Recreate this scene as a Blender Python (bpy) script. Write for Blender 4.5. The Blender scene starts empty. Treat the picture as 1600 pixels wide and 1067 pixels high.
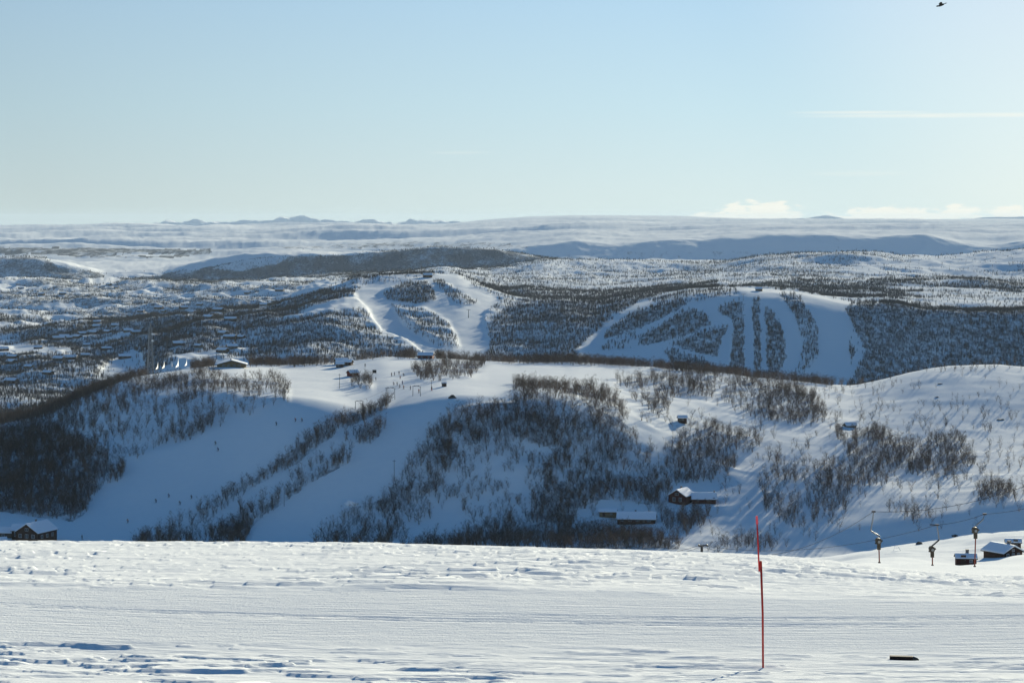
import bpy, bmesh, math, random
import numpy as np
from mathutils import Vector, Matrix
random.seed(7)
S = bpy.context.scene
COL = S.collection
F = 3600.0          # focal length in photograph pixels
HV = 340.0          # photograph row of eye level
SUN_AZ, SUN_EL = 20.0, 10.5
HAZE = 1.65e-5
EXPO = 0.92
SKYGAIN = 5.0

# ------------------------------------------------------------------ materials
def newmat(name):
    m = bpy.data.materials.new(name); m.use_nodes = True
    nt = m.node_tree
    return m, nt, nt.nodes['Principled BSDF'], nt.nodes['Material Output']

def simple(name, col, rough=0.7, var=0.25, scale=3.0, metal=0.0):
    m, nt, b, o = newmat(name)
    tc = nt.nodes.new('ShaderNodeTexCoord')
    n = nt.nodes.new('ShaderNodeTexNoise'); n.inputs['Scale'].default_value = scale; n.inputs['Detail'].default_value = 4
    nt.links.new(tc.outputs['Object'], n.inputs['Vector'])
    mx = nt.nodes.new('ShaderNodeMix'); mx.data_type = 'RGBA'
    mx.inputs['A'].default_value = (*[c*(1-var) for c in col], 1)
    mx.inputs['B'].default_value = (*[min(1, c*(1+var)) for c in col], 1)
    nt.links.new(n.outputs['Fac'], mx.inputs['Factor'])
    nt.links.new(mx.outputs['Result'], b.inputs['Base Color'])
    b.inputs['Roughness'].default_value = rough; b.inputs['Metallic'].default_value = metal
    b.inputs['Specular IOR Level'].default_value = 0.25
    return m

def planks(name, col, vertical=False):
    m, nt, b, o = newmat(name)
    tc = nt.nodes.new('ShaderNodeTexCoord')
    w = nt.nodes.new('ShaderNodeTexWave'); w.inputs['Scale'].default_value = 2.2
    w.bands_direction = 'X' if vertical else 'Z'
    w.inputs['Distortion'].default_value = 0.5
    nt.links.new(tc.outputs['Object'], w.inputs['Vector'])
    n = nt.nodes.new('ShaderNodeTexNoise'); n.inputs['Scale'].default_value = 1.3
    nt.links.new(tc.outputs['Object'], n.inputs['Vector'])
    mx = nt.nodes.new('ShaderNodeMix'); mx.data_type = 'RGBA'
    mx.inputs['A'].default_value = (*[c*0.6 for c in col], 1)
    mx.inputs['B'].default_value = (*[c*1.2 for c in col], 1)
    ad = nt.nodes.new('ShaderNodeMath'); ad.operation = 'MULTIPLY'
    nt.links.new(w.outputs['Fac'], ad.inputs[0]); nt.links.new(n.outputs['Fac'], ad.inputs[1])
    nt.links.new(ad.outputs[0], mx.inputs['Factor'])
    nt.links.new(mx.outputs['Result'], b.inputs['Base Color'])
    b.inputs['Roughness'].default_value = 0.85
    b.inputs['Specular IOR Level'].default_value = 0.2
    return m

M = {}
M['bark']   = simple('birch_bark', (0.13, 0.105, 0.088), 0.9, 0.35, 2.0)
M['twig']   = simple('birch_twigs', (0.085, 0.064, 0.050), 0.9, 0.35, 0.8)
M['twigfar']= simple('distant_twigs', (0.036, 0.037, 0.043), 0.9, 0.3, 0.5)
M['spruce'] = simple('spruce_needles', (0.020, 0.030, 0.018), 0.9, 0.3, 1.0)
M['roofsnow'] = simple('roof_snow', (0.86, 0.88, 0.90), 0.7, 0.03, 0.6)
M['brown']  = planks('dark_brown_boards', (0.090, 0.048, 0.030))
M['redwood']= planks('red_boards', (0.20, 0.035, 0.022))
M['greywood']= planks('grey_boards', (0.16, 0.13, 0.10))
M['ochre']  = planks('ochre_boards', (0.26, 0.19, 0.10))
M['black']  = simple('black_paint', (0.012, 0.012, 0.013), 0.6)
M['glass']  = simple('window_glass', (0.03, 0.04, 0.05), 0.08, 0.1)
M['white']  = simple('white_paint', (0.80, 0.80, 0.78), 0.6, 0.04)
M['steel']  = simple('galvanised_steel', (0.23, 0.24, 0.25), 0.45, 0.2, 4.0, 0.6)
M['darksteel'] = simple('dark_steel', (0.05, 0.05, 0.055), 0.5, 0.2, 4.0, 0.3)
M['rust']   = simple('rusty_red_steel', (0.22, 0.045, 0.028), 0.6, 0.3, 5.0)
M['box']    = simple('weathered_housing', (0.06, 0.05, 0.036), 0.7, 0.35, 6.0)
M['stone']  = simple('chimney_stone', (0.16, 0.15, 0.14), 0.9, 0.3, 3.0)
M['polered']= simple('red_marker_plastic', (0.52, 0.022, 0.022), 0.45, 0.18, 6.0)
M['poledark']= simple('red_marker_lower', (0.40, 0.026, 0.018), 0.5, 0.3, 14.0)
M['tape']   = simple('pink_reflective_tape', (0.80, 0.10, 0.13), 0.4, 0.1)
M['flag']   = simple('white_banner_cloth', (0.82, 0.82, 0.82), 0.8, 0.04)
M['rock']   = simple('bare_rock', (0.07, 0.06, 0.05), 0.9, 0.4, 2.0)
M['skin']   = simple('skin', (0.45, 0.27, 0.19), 0.6)
M['plank']  = simple('charred_wood', (0.028, 0.016, 0.012), 0.8, 0.5, 20.0)
M['bird']   = simple('dark_feathers', (0.02, 0.022, 0.022), 0.7)

def cloth_material():
    m, nt, b, o = newmat('thin_white_cloth')
    b.inputs['Base Color'].default_value = (.85, .85, .84, 1); b.inputs['Roughness'].default_value = .8
    t = nt.nodes.new('ShaderNodeBsdfTranslucent'); t.inputs['Color'].default_value = (.9, .9, .88, 1)
    x = nt.nodes.new('ShaderNodeMixShader'); x.inputs[0].default_value = .65
    nt.links.new(b.outputs[0], x.inputs[1]); nt.links.new(t.outputs[0], x.inputs[2]); nt.links.new(x.outputs[0], o.inputs['Surface'])
    return m
M['flag'] = cloth_material()
M['darkred'] = planks('dark_red_brown_boards', (0.10, 0.030, 0.022))

def vary(m, lo, hi, tint):
    # each tree its own tone: dry brown to grey
    nt = m.node_tree; b = nt.nodes['Principled BSDF']; src = b.inputs['Base Color'].links[0].from_socket
    oi = nt.nodes.new('ShaderNodeObjectInfo')
    a = nt.nodes.new('ShaderNodeMix'); a.data_type = 'RGBA'
    a.inputs['A'].default_value = (lo, lo, lo, 1); a.inputs['B'].default_value = (hi*tint[0], hi*tint[1], hi*tint[2], 1)
    nt.links.new(oi.outputs['Random'], a.inputs['Factor'])
    x = nt.nodes.new('ShaderNodeMix'); x.data_type = 'RGBA'; x.blend_type = 'MULTIPLY'; x.inputs['Factor'].default_value = 1
    nt.links.new(src, x.inputs['A']); nt.links.new(a.outputs['Result'], x.inputs['B'])
    nt.links.new(x.outputs['Result'], b.inputs['Base Color'])
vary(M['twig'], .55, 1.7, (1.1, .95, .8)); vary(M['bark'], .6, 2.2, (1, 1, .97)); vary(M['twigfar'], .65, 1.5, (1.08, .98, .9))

def snow_material():
    m, nt, b, o = newmat('snow_ground')
    N = nt.nodes.new; L = nt.links.new
    tc = N('ShaderNodeTexCoord')
    at = N('ShaderNodeAttribute'); at.attribute_name = 'scrub'
    ag = N('ShaderNodeAttribute'); ag.attribute_name = 'groomed'
    ar = N('ShaderNodeAttribute'); ar.attribute_name = 'rng'
    # scrub grain: noise whose size grows with the growth's own patch size
    mp = N('ShaderNodeMapping'); mp.inputs['Scale'].default_value = (0.16, 0.07, 0.16)
    L(tc.outputs['Object'], mp.inputs['Vector'])
    n1 = N('ShaderNodeTexNoise'); n1.inputs['Scale'].default_value = 1.0; n1.inputs['Detail'].default_value = 5; n1.inputs['Roughness'].default_value = 0.7
    L(mp.outputs['Vector'], n1.inputs['Vector'])
    mp2 = N('ShaderNodeMapping'); mp2.inputs['Scale'].default_value = (0.028, 0.006, 0.02)
    L(tc.outputs['Object'], mp2.inputs['Vector'])
    n2 = N('ShaderNodeTexNoise'); n2.inputs['Scale'].default_value = 1.0; n2.inputs['Detail'].default_value = 5; n2.inputs['Roughness'].default_value = 0.75
    L(mp2.outputs['Vector'], n2.inputs['Vector'])
    mixn = N('ShaderNodeMix'); mixn.data_type = 'FLOAT'
    L(ar.outputs['Fac'], mixn.inputs['Factor']); L(n1.outputs['Fac'], mixn.inputs['A']); L(n2.outputs['Fac'], mixn.inputs['B'])
    # fac = smoothstep(noise + scrub)
    ad = N('ShaderNodeMath'); ad.operation = 'ADD'
    L(mixn.outputs['Result'], ad.inputs[0]); L(at.outputs['Fac'], ad.inputs[1])
    mr = N('ShaderNodeMapRange'); mr.interpolation_type = 'SMOOTHSTEP'
    mr.inputs['From Min'].default_value = 0.80; mr.inputs['From Max'].default_value = 1.12
    L(ad.outputs[0], mr.inputs['Value'])
    gate = N('ShaderNodeMath'); gate.operation = 'MULTIPLY'
    L(mr.outputs['Result'], gate.inputs[0])
    mr2 = N('ShaderNodeMapRange'); mr2.inputs['From Min'].default_value = 0.02; mr2.inputs['From Max'].default_value = 0.2
    L(at.outputs['Fac'], mr2.inputs['Value']); L(mr2.outputs['Result'], gate.inputs[1])
    mul = N('ShaderNodeMath'); mul.operation = 'MULTIPLY'; mul.inputs[1].default_value = 0.88
    L(gate.outputs[0], mul.inputs[0])
    nt1 = N('ShaderNodeTexNoise'); nt1.inputs['Scale'].default_value = 0.35; nt1.inputs['Detail'].default_value = 6
    L(tc.outputs['Object'], nt1.inputs['Vector'])
    sn = N('ShaderNodeMix'); sn.data_type = 'RGBA'
    sn.inputs['A'].default_value = (0.83, 0.85, 0.84, 1); sn.inputs['B'].default_value = (0.90, 0.91, 0.88, 1)
    L(nt1.outputs['Fac'], sn.inputs['Factor'])
    mx = N('ShaderNodeMix'); mx.data_type = 'RGBA'
    L(mul.outputs[0], mx.inputs['Factor']); L(sn.outputs['Result'], mx.inputs['A'])
    mx.inputs['B'].default_value = (0.044, 0.046, 0.054, 1)
    L(mx.outputs['Result'], b.inputs['Base Color'])
    b.inputs['Roughness'].default_value = 1.0
    b.inputs['Specular IOR Level'].default_value = 0.0
    # bump: grainy wind crust, combed corduroy where groomed
    mpb = N('ShaderNodeMapping'); mpb.inputs['Scale'].default_value = (1.2, 5.0, 3.0); mpb.inputs['Rotation'].default_value = (0, 0, 0.12)
    L(tc.outputs['Object'], mpb.inputs['Vector'])
    nb = N('ShaderNodeTexNoise'); nb.inputs['Scale'].default_value = 2.0; nb.inputs['Detail'].default_value = 6; nb.inputs['Roughness'].default_value = 0.65
    L(mpb.outputs['Vector'], nb.inputs['Vector'])
    bp = N('ShaderNodeBump'); bp.inputs['Strength'].default_value = 0.7; bp.inputs['Distance'].default_value = 0.035
    L(nb.outputs['Fac'], bp.inputs['Height'])
    ng = N('ShaderNodeTexNoise'); ng.inputs['Scale'].default_value = 24.0; ng.inputs['Detail'].default_value = 3
    L(tc.outputs['Object'], ng.inputs['Vector'])
    bp2 = N('ShaderNodeBump'); bp2.inputs['Distance'].default_value = 0.012
    L(ng.outputs['Fac'], bp2.inputs['Height']); L(bp.outputs['Normal'], bp2.inputs['Normal'])
    mpc = N('ShaderNodeMapping'); mpc.inputs['Scale'].default_value = (.35, 9.0, 1.0); mpc.inputs['Rotation'].default_value = (0, 0, 0.045)
    L(tc.outputs['Object'], mpc.inputs['Vector'])
    nc_ = N('ShaderNodeTexNoise'); nc_.inputs['Scale'].default_value = 1.0; nc_.inputs['Detail'].default_value = 4; nc_.inputs['Roughness'].default_value = .6
    L(mpc.outputs['Vector'], nc_.inputs['Vector'])
    bp3 = N('ShaderNodeBump'); bp3.inputs['Distance'].default_value = .022
    L(nc_.outputs['Fac'], bp3.inputs['Height']); L(ag.outputs['Fac'], bp3.inputs['Strength'])
    L(bp2.outputs['Normal'], bp3.inputs['Normal'])
    gs = N('ShaderNodeMath'); gs.operation = 'MULTIPLY'; gs.inputs[1].default_value = 0.8
    L(ag.outputs['Fac'], gs.inputs[0])
    L(gs.outputs[0], bp2.inputs['Strength'])
    L(bp3.outputs['Normal'], b.inputs['Normal'])
    return m

# ------------------------------------------------------------------ noise
def _hash(ix, iy, s):
    h = (ix.astype(np.int64)*374761393 + iy.astype(np.int64)*668265263 + s*1442695041) & 0xffffffff
    h = ((h ^ (h >> 13))*1274126177) & 0xffffffff
    h = ((h ^ (h >> 16))*2246822519) & 0xffffffff
    return ((h ^ (h >> 15)) & 0xffff).astype(np.float64)/32767.5 - 1.0
def vnoise(x, y, s=0):
    ix = np.floor(x); iy = np.floor(y); fx = x-ix; fy = y-iy
    fx = fx*fx*fx*(fx*(fx*6-15)+10); fy = fy*fy*fy*(fy*(fy*6-15)+10)
    a = _hash(ix, iy, s); b = _hash(ix+1, iy, s); c = _hash(ix, iy+1, s); d = _hash(ix+1, iy+1, s)
    return (a*(1-fx)+b*fx)*(1-fy) + (c*(1-fx)+d*fx)*fy
def fbm(x, y, L, octs=4, s=0, gain=0.5):
    v = 0; a = 1.0; t = 0
    x, y = (0.83*x-0.56*y)/L, (0.56*x+0.83*y)/L
    for k in range(octs):
        v = v + a*vnoise(x, y, s+k*17); t += a; a *= gain
        x, y = 0.8*2.03*x - 0.6*2.03*y + 5.3, 0.6*2.03*x + 0.8*2.03*y + 1.7
    return v/t
def sst(a, b, x):
    t = np.clip((x-a)/(b-a), 0, 1); return t*t*(3-2*t)

# ------------------------------------------------------------------ terrain profile
# each node: distance (m) and photograph row as functions of the bearing column u
UT = np.arange(-900, 2501, 4.0)
def tab(pts, smooth=5):
    if not isinstance(pts, (list, tuple)): return np.full(UT.shape, float(pts))
    u, v = zip(*pts); y = np.interp(UT, u, v)
    k = np.ones(smooth)/smooth
    yp = np.pad(y, smooth, mode='edge')
    return np.convolve(yp, k, 'same')[smooth:-smooth]
NODES = [
 (0,    ('z', -1.7)),
 (8,    ('z', -3.3)),
 (18,   ('z', -4.65)),
 (28,   [(0,1067),(1600,1069)]),
 (33.5, [(0,998),(800,1004),(1600,1022)]),
 (38,   [(0,924),(800,930),(1600,950)]),
 (45,   [(0,904),(800,910),(1600,934)]),
 ([(0,98),(800,86),(1600,76)],   [(0,847),(400,848),(600,850),(800,855),(1000,860),(1200,868),(1300,877),(1400,890),(1500,899),(1600,904)]),
 (150,  [(0,905),(1000,905),(1250,896),(1350,892),(1500,896),(1600,898)]),
 (300,  [(0,930),(1000,920),(1200,897),(1350,885),(1450,888),(1600,889)]),
 (470,  [(0,940),(1000,935),(1200,900),(1300,884),(1350,876),(1400,873),(1450,877),(1500,882),(1550,876),(1600,870)]),
 ([(0,560),(1100,600),(1300,660),(2000,660)], [(0,912),(1000,905),(1150,885),(1230,876),(1300,871),(1350,864),(1400,856),(1450,850),(1500,842),(1550,836),(1600,832),(1700,828)]),
 ([(0,700),(1100,720),(1300,740),(2000,740)], [(0,885),(1000,885),(1200,888),(1400,884),(1600,874)]),
 (840,  [(0,872),(900,872),(1200,874),(1400,868),(1600,850)]),
 (888,  [(-100,842),(0,842),(900,848),(1000,842),(1200,836),(1300,826),(1400,808),(1500,796),(1600,780),(1700,770)]),
 ([(0,1075),(150,1090),(300,1080),(420,1040),(600,1020),(1000,1040),(1100,1060),(1300,1090),(1600,1090)],
        [(-200,735),(0,700),(60,690),(150,640),(220,614),(300,606),(400,617),(470,619),(520,627),(570,640),(640,630),(700,618),(800,618),(880,618),(960,640),(1020,655),(1100,672),(1200,680),(1300,680),(1400,690),(1500,690),(1600,690)]),
 ([(0,1130),(150,1150),(300,1180),(420,1240),(600,1270),(1150,1275),(1350,1335),(1600,1340)],
        [(-300,715),(-100,690),(0,668),(60,655),(150,614),(210,592),(300,577),(370,570),(450,572),(530,569),(600,559),(700,561),(800,567),(900,568),(1000,576),(1100,583),(1200,592),(1290,602),(1335,603),(1400,590),(1450,578),(1500,572),(1560,571),(1600,574),(1700,580),(1900,600)]),
 (1480, [(0,700),(600,610),(1000,615),(1300,635),(1600,620)]),
 (1900, [(0,664),(400,655),(1600,650)]),
 ([(0,2300),(500,2350),(560,2500),(780,2500),(950,2350),(1250,2350),(1400,2450),(1700,2450)],
        [(0,612),(400,585),(550,566),(650,558),(760,558),(900,566),(1000,588),(1300,606),(1600,600)]),
 ([(0,3000),(480,2950),(560,3200),(700,3350),(780,3250),(850,2950),(1000,2780),(1160,2720),(1700,2720)],
        [(0,548),(150,540),(300,512),(400,508),(470,492),(520,468),(560,450),(620,437),(680,429),(720,430),(750,442),(800,468),(850,478),(930,488),(1000,476),(1080,459),(1160,451),(1250,458),(1330,474),(1400,471),(1450,480),(1520,484),(1600,481),(1700,478)]),
 ([(0,3700),(600,3900),(1000,3300),(1700,3300)], [(0,504),(300,492),(450,478),(560,452),(700,434),(800,452),(950,462),(1100,452),(1200,452),(1300,463),(1400,464),(1600,468)]),
 (4000, [(0,486),(250,480),(430,462),(560,440),(700,425),(800,440),(900,444),(1000,445),(1100,438),(1200,432),(1400,436),(1600,440)]),
 (4800, [(0,462),(250,455),(420,443),(560,428),(690,414),(760,421),(850,407),(940,409),(1040,414),(1130,414),(1190,403),(1250,400),(1330,396),(1420,404),(1500,401),(1560,395),(1600,392),(1800,388)]),
 (5500, [(0,447),(200,445),(420,436),(600,430),(800,418),(1000,418),(1200,414),(1600,408)]),
 ([(0,6150),(200,6150),(300,6200),(860,6220),(950,6050),(1600,6050)], [(0,440),(250,437),(420,432),(600,425),(860,420),(1000,418),(1600,412)]),
 ([(0,6400),(200,6400),(300,6430),(1600,6430)],
        [(0,404),(60,402),(110,412),(160,430),(250,428),(290,420),(340,408),(380,401),(450,396),(560,397),(640,391),(690,386),(780,391),(850,402),(920,413),(1100,420),(1600,412)]),
 (7700, [(0,418),(400,416),(900,414),(1600,412)]),
 (8900, [(0,408),(400,408),(800,406),(1000,405),(1300,405),(1600,402)]),
 (9350, [(0,405),(500,403),(640,399),(720,396),(800,388),(900,380),(960,384),(1050,377),(1100,378),(1150,372),(1200,367),(1300,368),(1380,373),(1450,371),(1500,384),(1550,388),(1600,380)]),
 (11200, [(0,389),(120,386),(330,388),(500,386),(640,379),(760,372),(820,368),(900,362),(1000,367),(1200,362),(1600,364)]),
 (14000, [(0,377),(300,376),(500,368),(620,366),(760,362),(1000,358),(1600,356)]),
 (18500, [(0,363),(400,361),(560,357),(700,359),(900,350),(1200,351),(1600,352)]),
 (24000, [(-200,354),(0,354.5),(200,353.5),(300,355),(420,349),(500,350),(560,351.5),(640,351),(700,349.5),(760,343),(830,338),(900,336.5),(1000,337),(1060,337.5),(1120,340),(1200,342.5),(1350,344),(1450,344),(1500,342.5),(1560,341.5),(1600,342),(1800,344)]),
 (30650, [(0,357),(700,357),(760,352),(1100,347),(1600,348)]),
 (31000, [(-200,356),(200,356),(228,351),(250,346.8),(272,347.5),(284,350),(300,346),(330,347.5),(360,349.5),(400,347),(416,348),(440,341.5),(458,342.5),(474,339),(488,345),(497,342),(515,345.5),(540,348),(560,344),(585,344),(606,348),(640,346),(700,347.5),(712,345),(730,349),(760,349),(1200,346),(1250,342),(1290,336),(1315,340),(1330,345),(1500,344),(1540,339.5),(1600,338.5),(1700,338),(1800,344)]),
 (36000, ('z', -200)),
]
K = len(NODES)
RT = np.zeros((K, UT.size)); VT = np.zeros((K, UT.size)); ZC = [None]*K
for k, (r, v) in enumerate(NODES):
    RT[k] = tab(r, 31)
    if isinstance(v, tuple) and v[0] == 'z': ZC[k] = v[1]
    else: VT[k] = tab(v, 3 if (k >= K-3) else (15 if 12 <= k <= 15 else 5))
PK = np.array([z if z is not None else 0 for z in ZC])

def node_rz(az):
    azc = np.clip(az, -0.42, 0.42)
    u = 800 + F*np.tan(azc)
    fi = np.clip((u-UT[0])/4.0, 0, UT.size-1.001); i0 = fi.astype(int); f = fi-i0
    R = RT[:, i0]*(1-f) + RT[:, i0+1]*f
    V = VT[:, i0]*(1-f) + VT[:, i0+1]*f
    Z = -(V-HV)/F*R*np.cos(azc)
    for k in range(K):
        if ZC[k] is not None: Z[k] = ZC[k]
    return R, Z, u

def base_height(az, r):
    R, Z, u = node_rz(az)
    H = np.diff(R, axis=0); D = np.diff(Z, axis=0)/H
    Ms = np.zeros_like(Z)
    w1 = 2*H[1:]+H[:-1]; w2 = H[1:]+2*H[:-1]
    same = D[:-1]*D[1:] > 0
    with np.errstate(divide='ignore', invalid='ignore'):
        hm = (w1+w2)/(w1/D[:-1] + w2/D[1:])
    Ms[1:-1] = np.where(same, hm, 0)
    Ms[0] = D[0]; Ms[-1] = D[-1]
    idx = np.clip((R <= r).sum(axis=0)-1, 0, K-2); j = np.arange(r.size)
    h = H[idx, j]; t = np.clip((r-R[idx, j])/h, 0, 1)
    t2 = t*t; t3 = t2*t
    z = (2*t3-3*t2+1)*Z[idx, j] + (t3-2*t2+t)*h*Ms[idx, j] + (-2*t3+3*t2)*Z[idx+1, j] + (t3-t2)*h*Ms[idx+1, j]
    return z, u

def lut(r, pts):
    a, b = zip(*pts); return np.interp(r, a, b)

def pixmask(polys, W=2200, H=700, u0=-300, v0=330, default=0.0, step=1):
    """density map over bearing/depression, from hand outlined stands and clearings"""
    A = np.full((H, W), float(default))
    for d, poly in polys:
        p = np.array(poly, float)
        x0 = int(max(0, p[:, 0].min()-u0-1)); x1 = int(min(W, p[:, 0].max()-u0+2))
        y0 = int(max(0, p[:, 1].min()-v0-1)); y1 = int(min(H, p[:, 1].max()-v0+2))
        if x1 <= x0 or y1 <= y0: continue
        X, Y = np.meshgrid(np.arange(x0, x1)+u0+.5, np.arange(y0, y1)+v0+.5)
        wob = 3.0*fbm(X, Y*1.5, 14, 3, 91)
        wx = 3.0*fbm(X, Y*1.5, 12, 3, 53)
        Xw = X+wx*(1 if d > 0 else .4); Yw = Y+wob*.5
        ins = np.zeros(X.shape, bool)
        n = len(p)
        for i in range(n):
            xa, ya = p[i]; xb, yb = p[(i+1) % n]
            if ya == yb: continue
            c = ((ya > Yw) != (yb > Yw)) & (Xw < (xb-xa)*(Yw-ya)/(yb-ya)+xa)
            ins ^= c
        A[y0:y1, x0:x1][ins] = d
    return A
def blur(A, n):
    for ax in (0, 1):
        c = np.cumsum(np.pad(A, [(n+1, n) if a == ax else (0, 0) for a in (0, 1)], mode='edge'), axis=ax)
        hi = np.take(c, np.arange(2*n+1, c.shape[ax]), axis=ax); lo = np.take(c, np.arange(0, c.shape[ax]-2*n-1), axis=ax)
        A = (hi-lo)/(2*n+1)
    return A
def look(A, u, v, u0=-300, v0=330):
    x = np.clip((u-u0).astype(int), 0, A.shape[1]-1); y = np.clip((v-v0).astype(int), 0, A.shape[0]-1)
    return A[y, x]

KN = [
 (.035, [(1000,580),(1600,570),(1900,560),(1900,850),(1100,850),(1000,700)]),
 (.95, [(-300,720),(0,674),(60,664),(110,672),(150,690),(200,712),(195,745),(150,770),(135,800),(115,815),(60,808),(0,800),(-300,800)]),
 (.38, [(60,655),(150,610),(230,588),(330,578),(352,592),(335,640),(350,660),(290,690),(230,700),(190,725),(130,690)]),
 (.8, [(190,735),(232,705),(300,688),(348,665),(360,648),(340,640),(280,668),(200,700)]),
 (.25, [(340,590),(440,590),(452,618),(400,650),(352,648)]),
 (.6, [(425,605),(450,605),(452,630),(430,630)]),
 (.95, [(205,852),(300,802),(395,748),(440,718),(470,690),(520,657),(590,640),(615,622),(606,640),(556,662),(505,692),(470,722),(430,742),(380,772),(320,820),(300,852)]),
 (.4, [(300,852),(380,790),(440,760),(500,712),(560,672),(585,660),(600,665),(560,690),(500,730),(440,770),(400,800),(340,840)]),
 (.95, [(330,852),(340,822),(400,795),(440,775),(500,738),(548,700),(548,722),(500,747),(440,788),(395,822),(380,852)]),
 (.95, [(553,692),(562,676),(602,656),(604,668),(580,695)]),
 (.85, [(485,855),(510,822),(560,792),(600,778),(625,747),(640,722),(665,684),(710,642),(760,632),(812,626),(806,602),(870,600),(930,605),(962,632),(975,665),(1003,690),(975,715),(1010,725),(1055,765),(1045,800),(930,795),(900,820),(1000,835),(1060,840),(1060,858),(485,858)]),
 (.55, [(620,850),(640,800),(700,740),(720,690),(800,680),(850,700),(850,760),(830,800),(760,820),(700,850)]),
 (.12, [(790,690),(880,700),(862,724),(800,705)]),
 (.12, [(770,738),(815,742),(800,760),(772,752)]),
 (.1, [(600,858),(640,820),(700,800),(760,815),(740,830),(670,850)]),
 (.12, [(905,800),(940,780),(1035,790),(1040,822),(1000,830),(930,826)]),
 (.55, [(1036,792),(1115,788),(1100,820),(1075,838),(1040,828)]),
 (.5, [(930,730),(1012,700),(1062,702),(1040,760),(955,748)]),
 (.7, [(1040,695),(1100,690),(1152,715),(1145,755),(1052,755)]),
 (.55, [(1058,668),(1120,665),(1192,688),(1180,708),(1120,708),(1062,692)]),
 (.4, [(960,590),(1100,585),(1200,596),(1270,612),(1292,640),(1285,668),(1220,662),(1150,645),(1120,620),(1040,622),(965,603)]),
 (.3, [(985,622),(1040,620),(1050,650),(1030,662),(1010,640)]),
 (.32, [(1180,715),(1310,722),(1400,690),(1500,680),(1530,720),(1480,750),(1400,745),(1330,790),(1245,830),(1190,790)]),
 (.6, [(1190,770),(1260,760),(1330,775),(1320,800),(1240,825),(1195,800)]),
 (.5, [(1300,670),(1380,670),(1400,690),(1440,720),(1500,725),(1480,745),(1400,735),(1330,725)]),
 (.6, [(1522,762),(1560,753),(1582,760),(1588,785),(1530,790)]),
 (.4, [(1380,790),(1460,800),(1480,815),(1400,812)]),
 (.6, [(1085,862),(1120,845),(1235,842),(1232,876),(1150,876)]),
 (.6, [(205,860),(300,802),(330,822),(330,860)]),
 (.6, [(485,860),(510,822),(560,792),(600,800),(600,860)]),
 (.35, [(640,578),(680,565),(760,565),(740,590),(665,598)]),
 (.4, [(550,585),(585,595),(580,612),(550,605)]),
]
KN += [(.35, [(800,596),(870,598),(935,603),(965,622),(930,628),(860,618),(806,622)]),
 (.55, [(806,622),(860,618),(930,628),(965,622),(985,660),(900,650),(820,645)]),
 (.1, [(1030,770),(1122,770),(1122,795),(1030,795)]),
 (.2, [(900,795),(1035,795),(1035,825),(900,825)])]
MK = pixmask(KN)
HI = [
 (.9, [(760,508),(775,496),(790,484),(860,470),(960,468),(1030,462),(955,494),(935,515),(905,543),(882,566),(750,566),(768,540)]),
 (.0, [(860,585),(900,556),(905,542),(940,512),(1000,470),(1060,455),(1160,448),(1250,455),(1330,474),(1330,612),(860,612)]),
 (.45, [(1010,470),(1060,458),(1150,452),(1155,462),(1100,470),(1040,478)]),
 (1, [(1067,468),(1075,476),(1045,492),(1000,514),(942,531),(955,512),(1000,484)]),
 (.5, [(940,540),(990,520),(1000,528),(985,545),(940,548)]),
 (1, [(995,538),(1005,524),(1045,500),(1070,487),(1092,486),(1108,498),(1112,507),(1080,522),(1040,533),(1005,541)]),
 (1, [(1046,539),(1085,521),(1138,511),(1125,540),(1120,559),(1085,551)]),
 (1, [(1034,544),(1060,550),(1100,562),(1122,580),(1068,580),(1048,565)]),
 (1, [(1118,485),(1135,476),(1160,470),(1161,500),(1163,560),(1168,586),(1138,586),(1143,550),(1146,515),(1145,500),(1125,490)]),
 (1, [(1175,466),(1188,466),(1189,590),(1179,590),(1178,545),(1176,505)]),
 (1, [(1194,484),(1206,484),(1221,510),(1228,545),(1229,562),(1215,588),(1198,588),(1197,530)]),
 (.9, [(1218,460),(1245,462),(1263,482),(1277,505),(1278,560),(1257,585),(1232,596),(1250,565),(1255,540),(1247,510),(1240,490),(1225,472)]),
 (1, [(1327,538),(1334,536),(1338,550),(1331,566)]),
 (1, [(1318,482),(1345,476),(1400,473),(1450,482),(1520,486),(1620,480),(2000,480),(2000,625),(1310,625),(1330,592),(1346,565),(1351,550),(1338,520),(1328,497)]),
 (.85, [(438,500),(520,488),(565,483),(578,495),(582,512),(640,545),(650,566),(380,566),(400,520)]),
 (.12, [(500,448),(560,438),(700,426),(760,440),(745,448),(700,432),(600,446),(560,452),(480,456)]),
 (0, [(553,458),(575,446),(640,441),(700,428),(716,429),(742,450),(775,462),(782,474),(760,487),(754,502),(766,540),(757,562),(672,562),(640,542),(600,526),(582,508),(577,490),(558,472)]),
 (.9, [(596,462),(608,452),(632,444),(662,441),(675,450),(682,470),(650,476),(604,468)]),
 (.7, [(690,440),(720,460),(748,474),(720,478),(700,465),(676,440)]),
 (.62, [(612,478),(660,484),(700,505),(714,530),(717,546),(690,546),(640,518),(624,498)]),
 (1, [(222,508),(245,500),(310,492),(345,492),(320,512),(285,535),(240,550),(215,530)]),
 (.05, [(20,508),(60,498),(165,478),(178,490),(120,503),(60,512)]),
 (.05, [(150,590),(170,568),(205,545),(222,552),(230,590)]),
 (0, [(130,464),(300,450),(310,456),(170,470)]),
 (0, [(140,474),(290,468),(290,474),(150,484)]),
 (0, [(20,542),(110,545),(112,553),(20,556)]),
 (.9, [(20,575),(140,565),(150,600),(60,640),(-50,640),(-50,590)]),
]
MH = pixmask(HI, default=-1)
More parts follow.
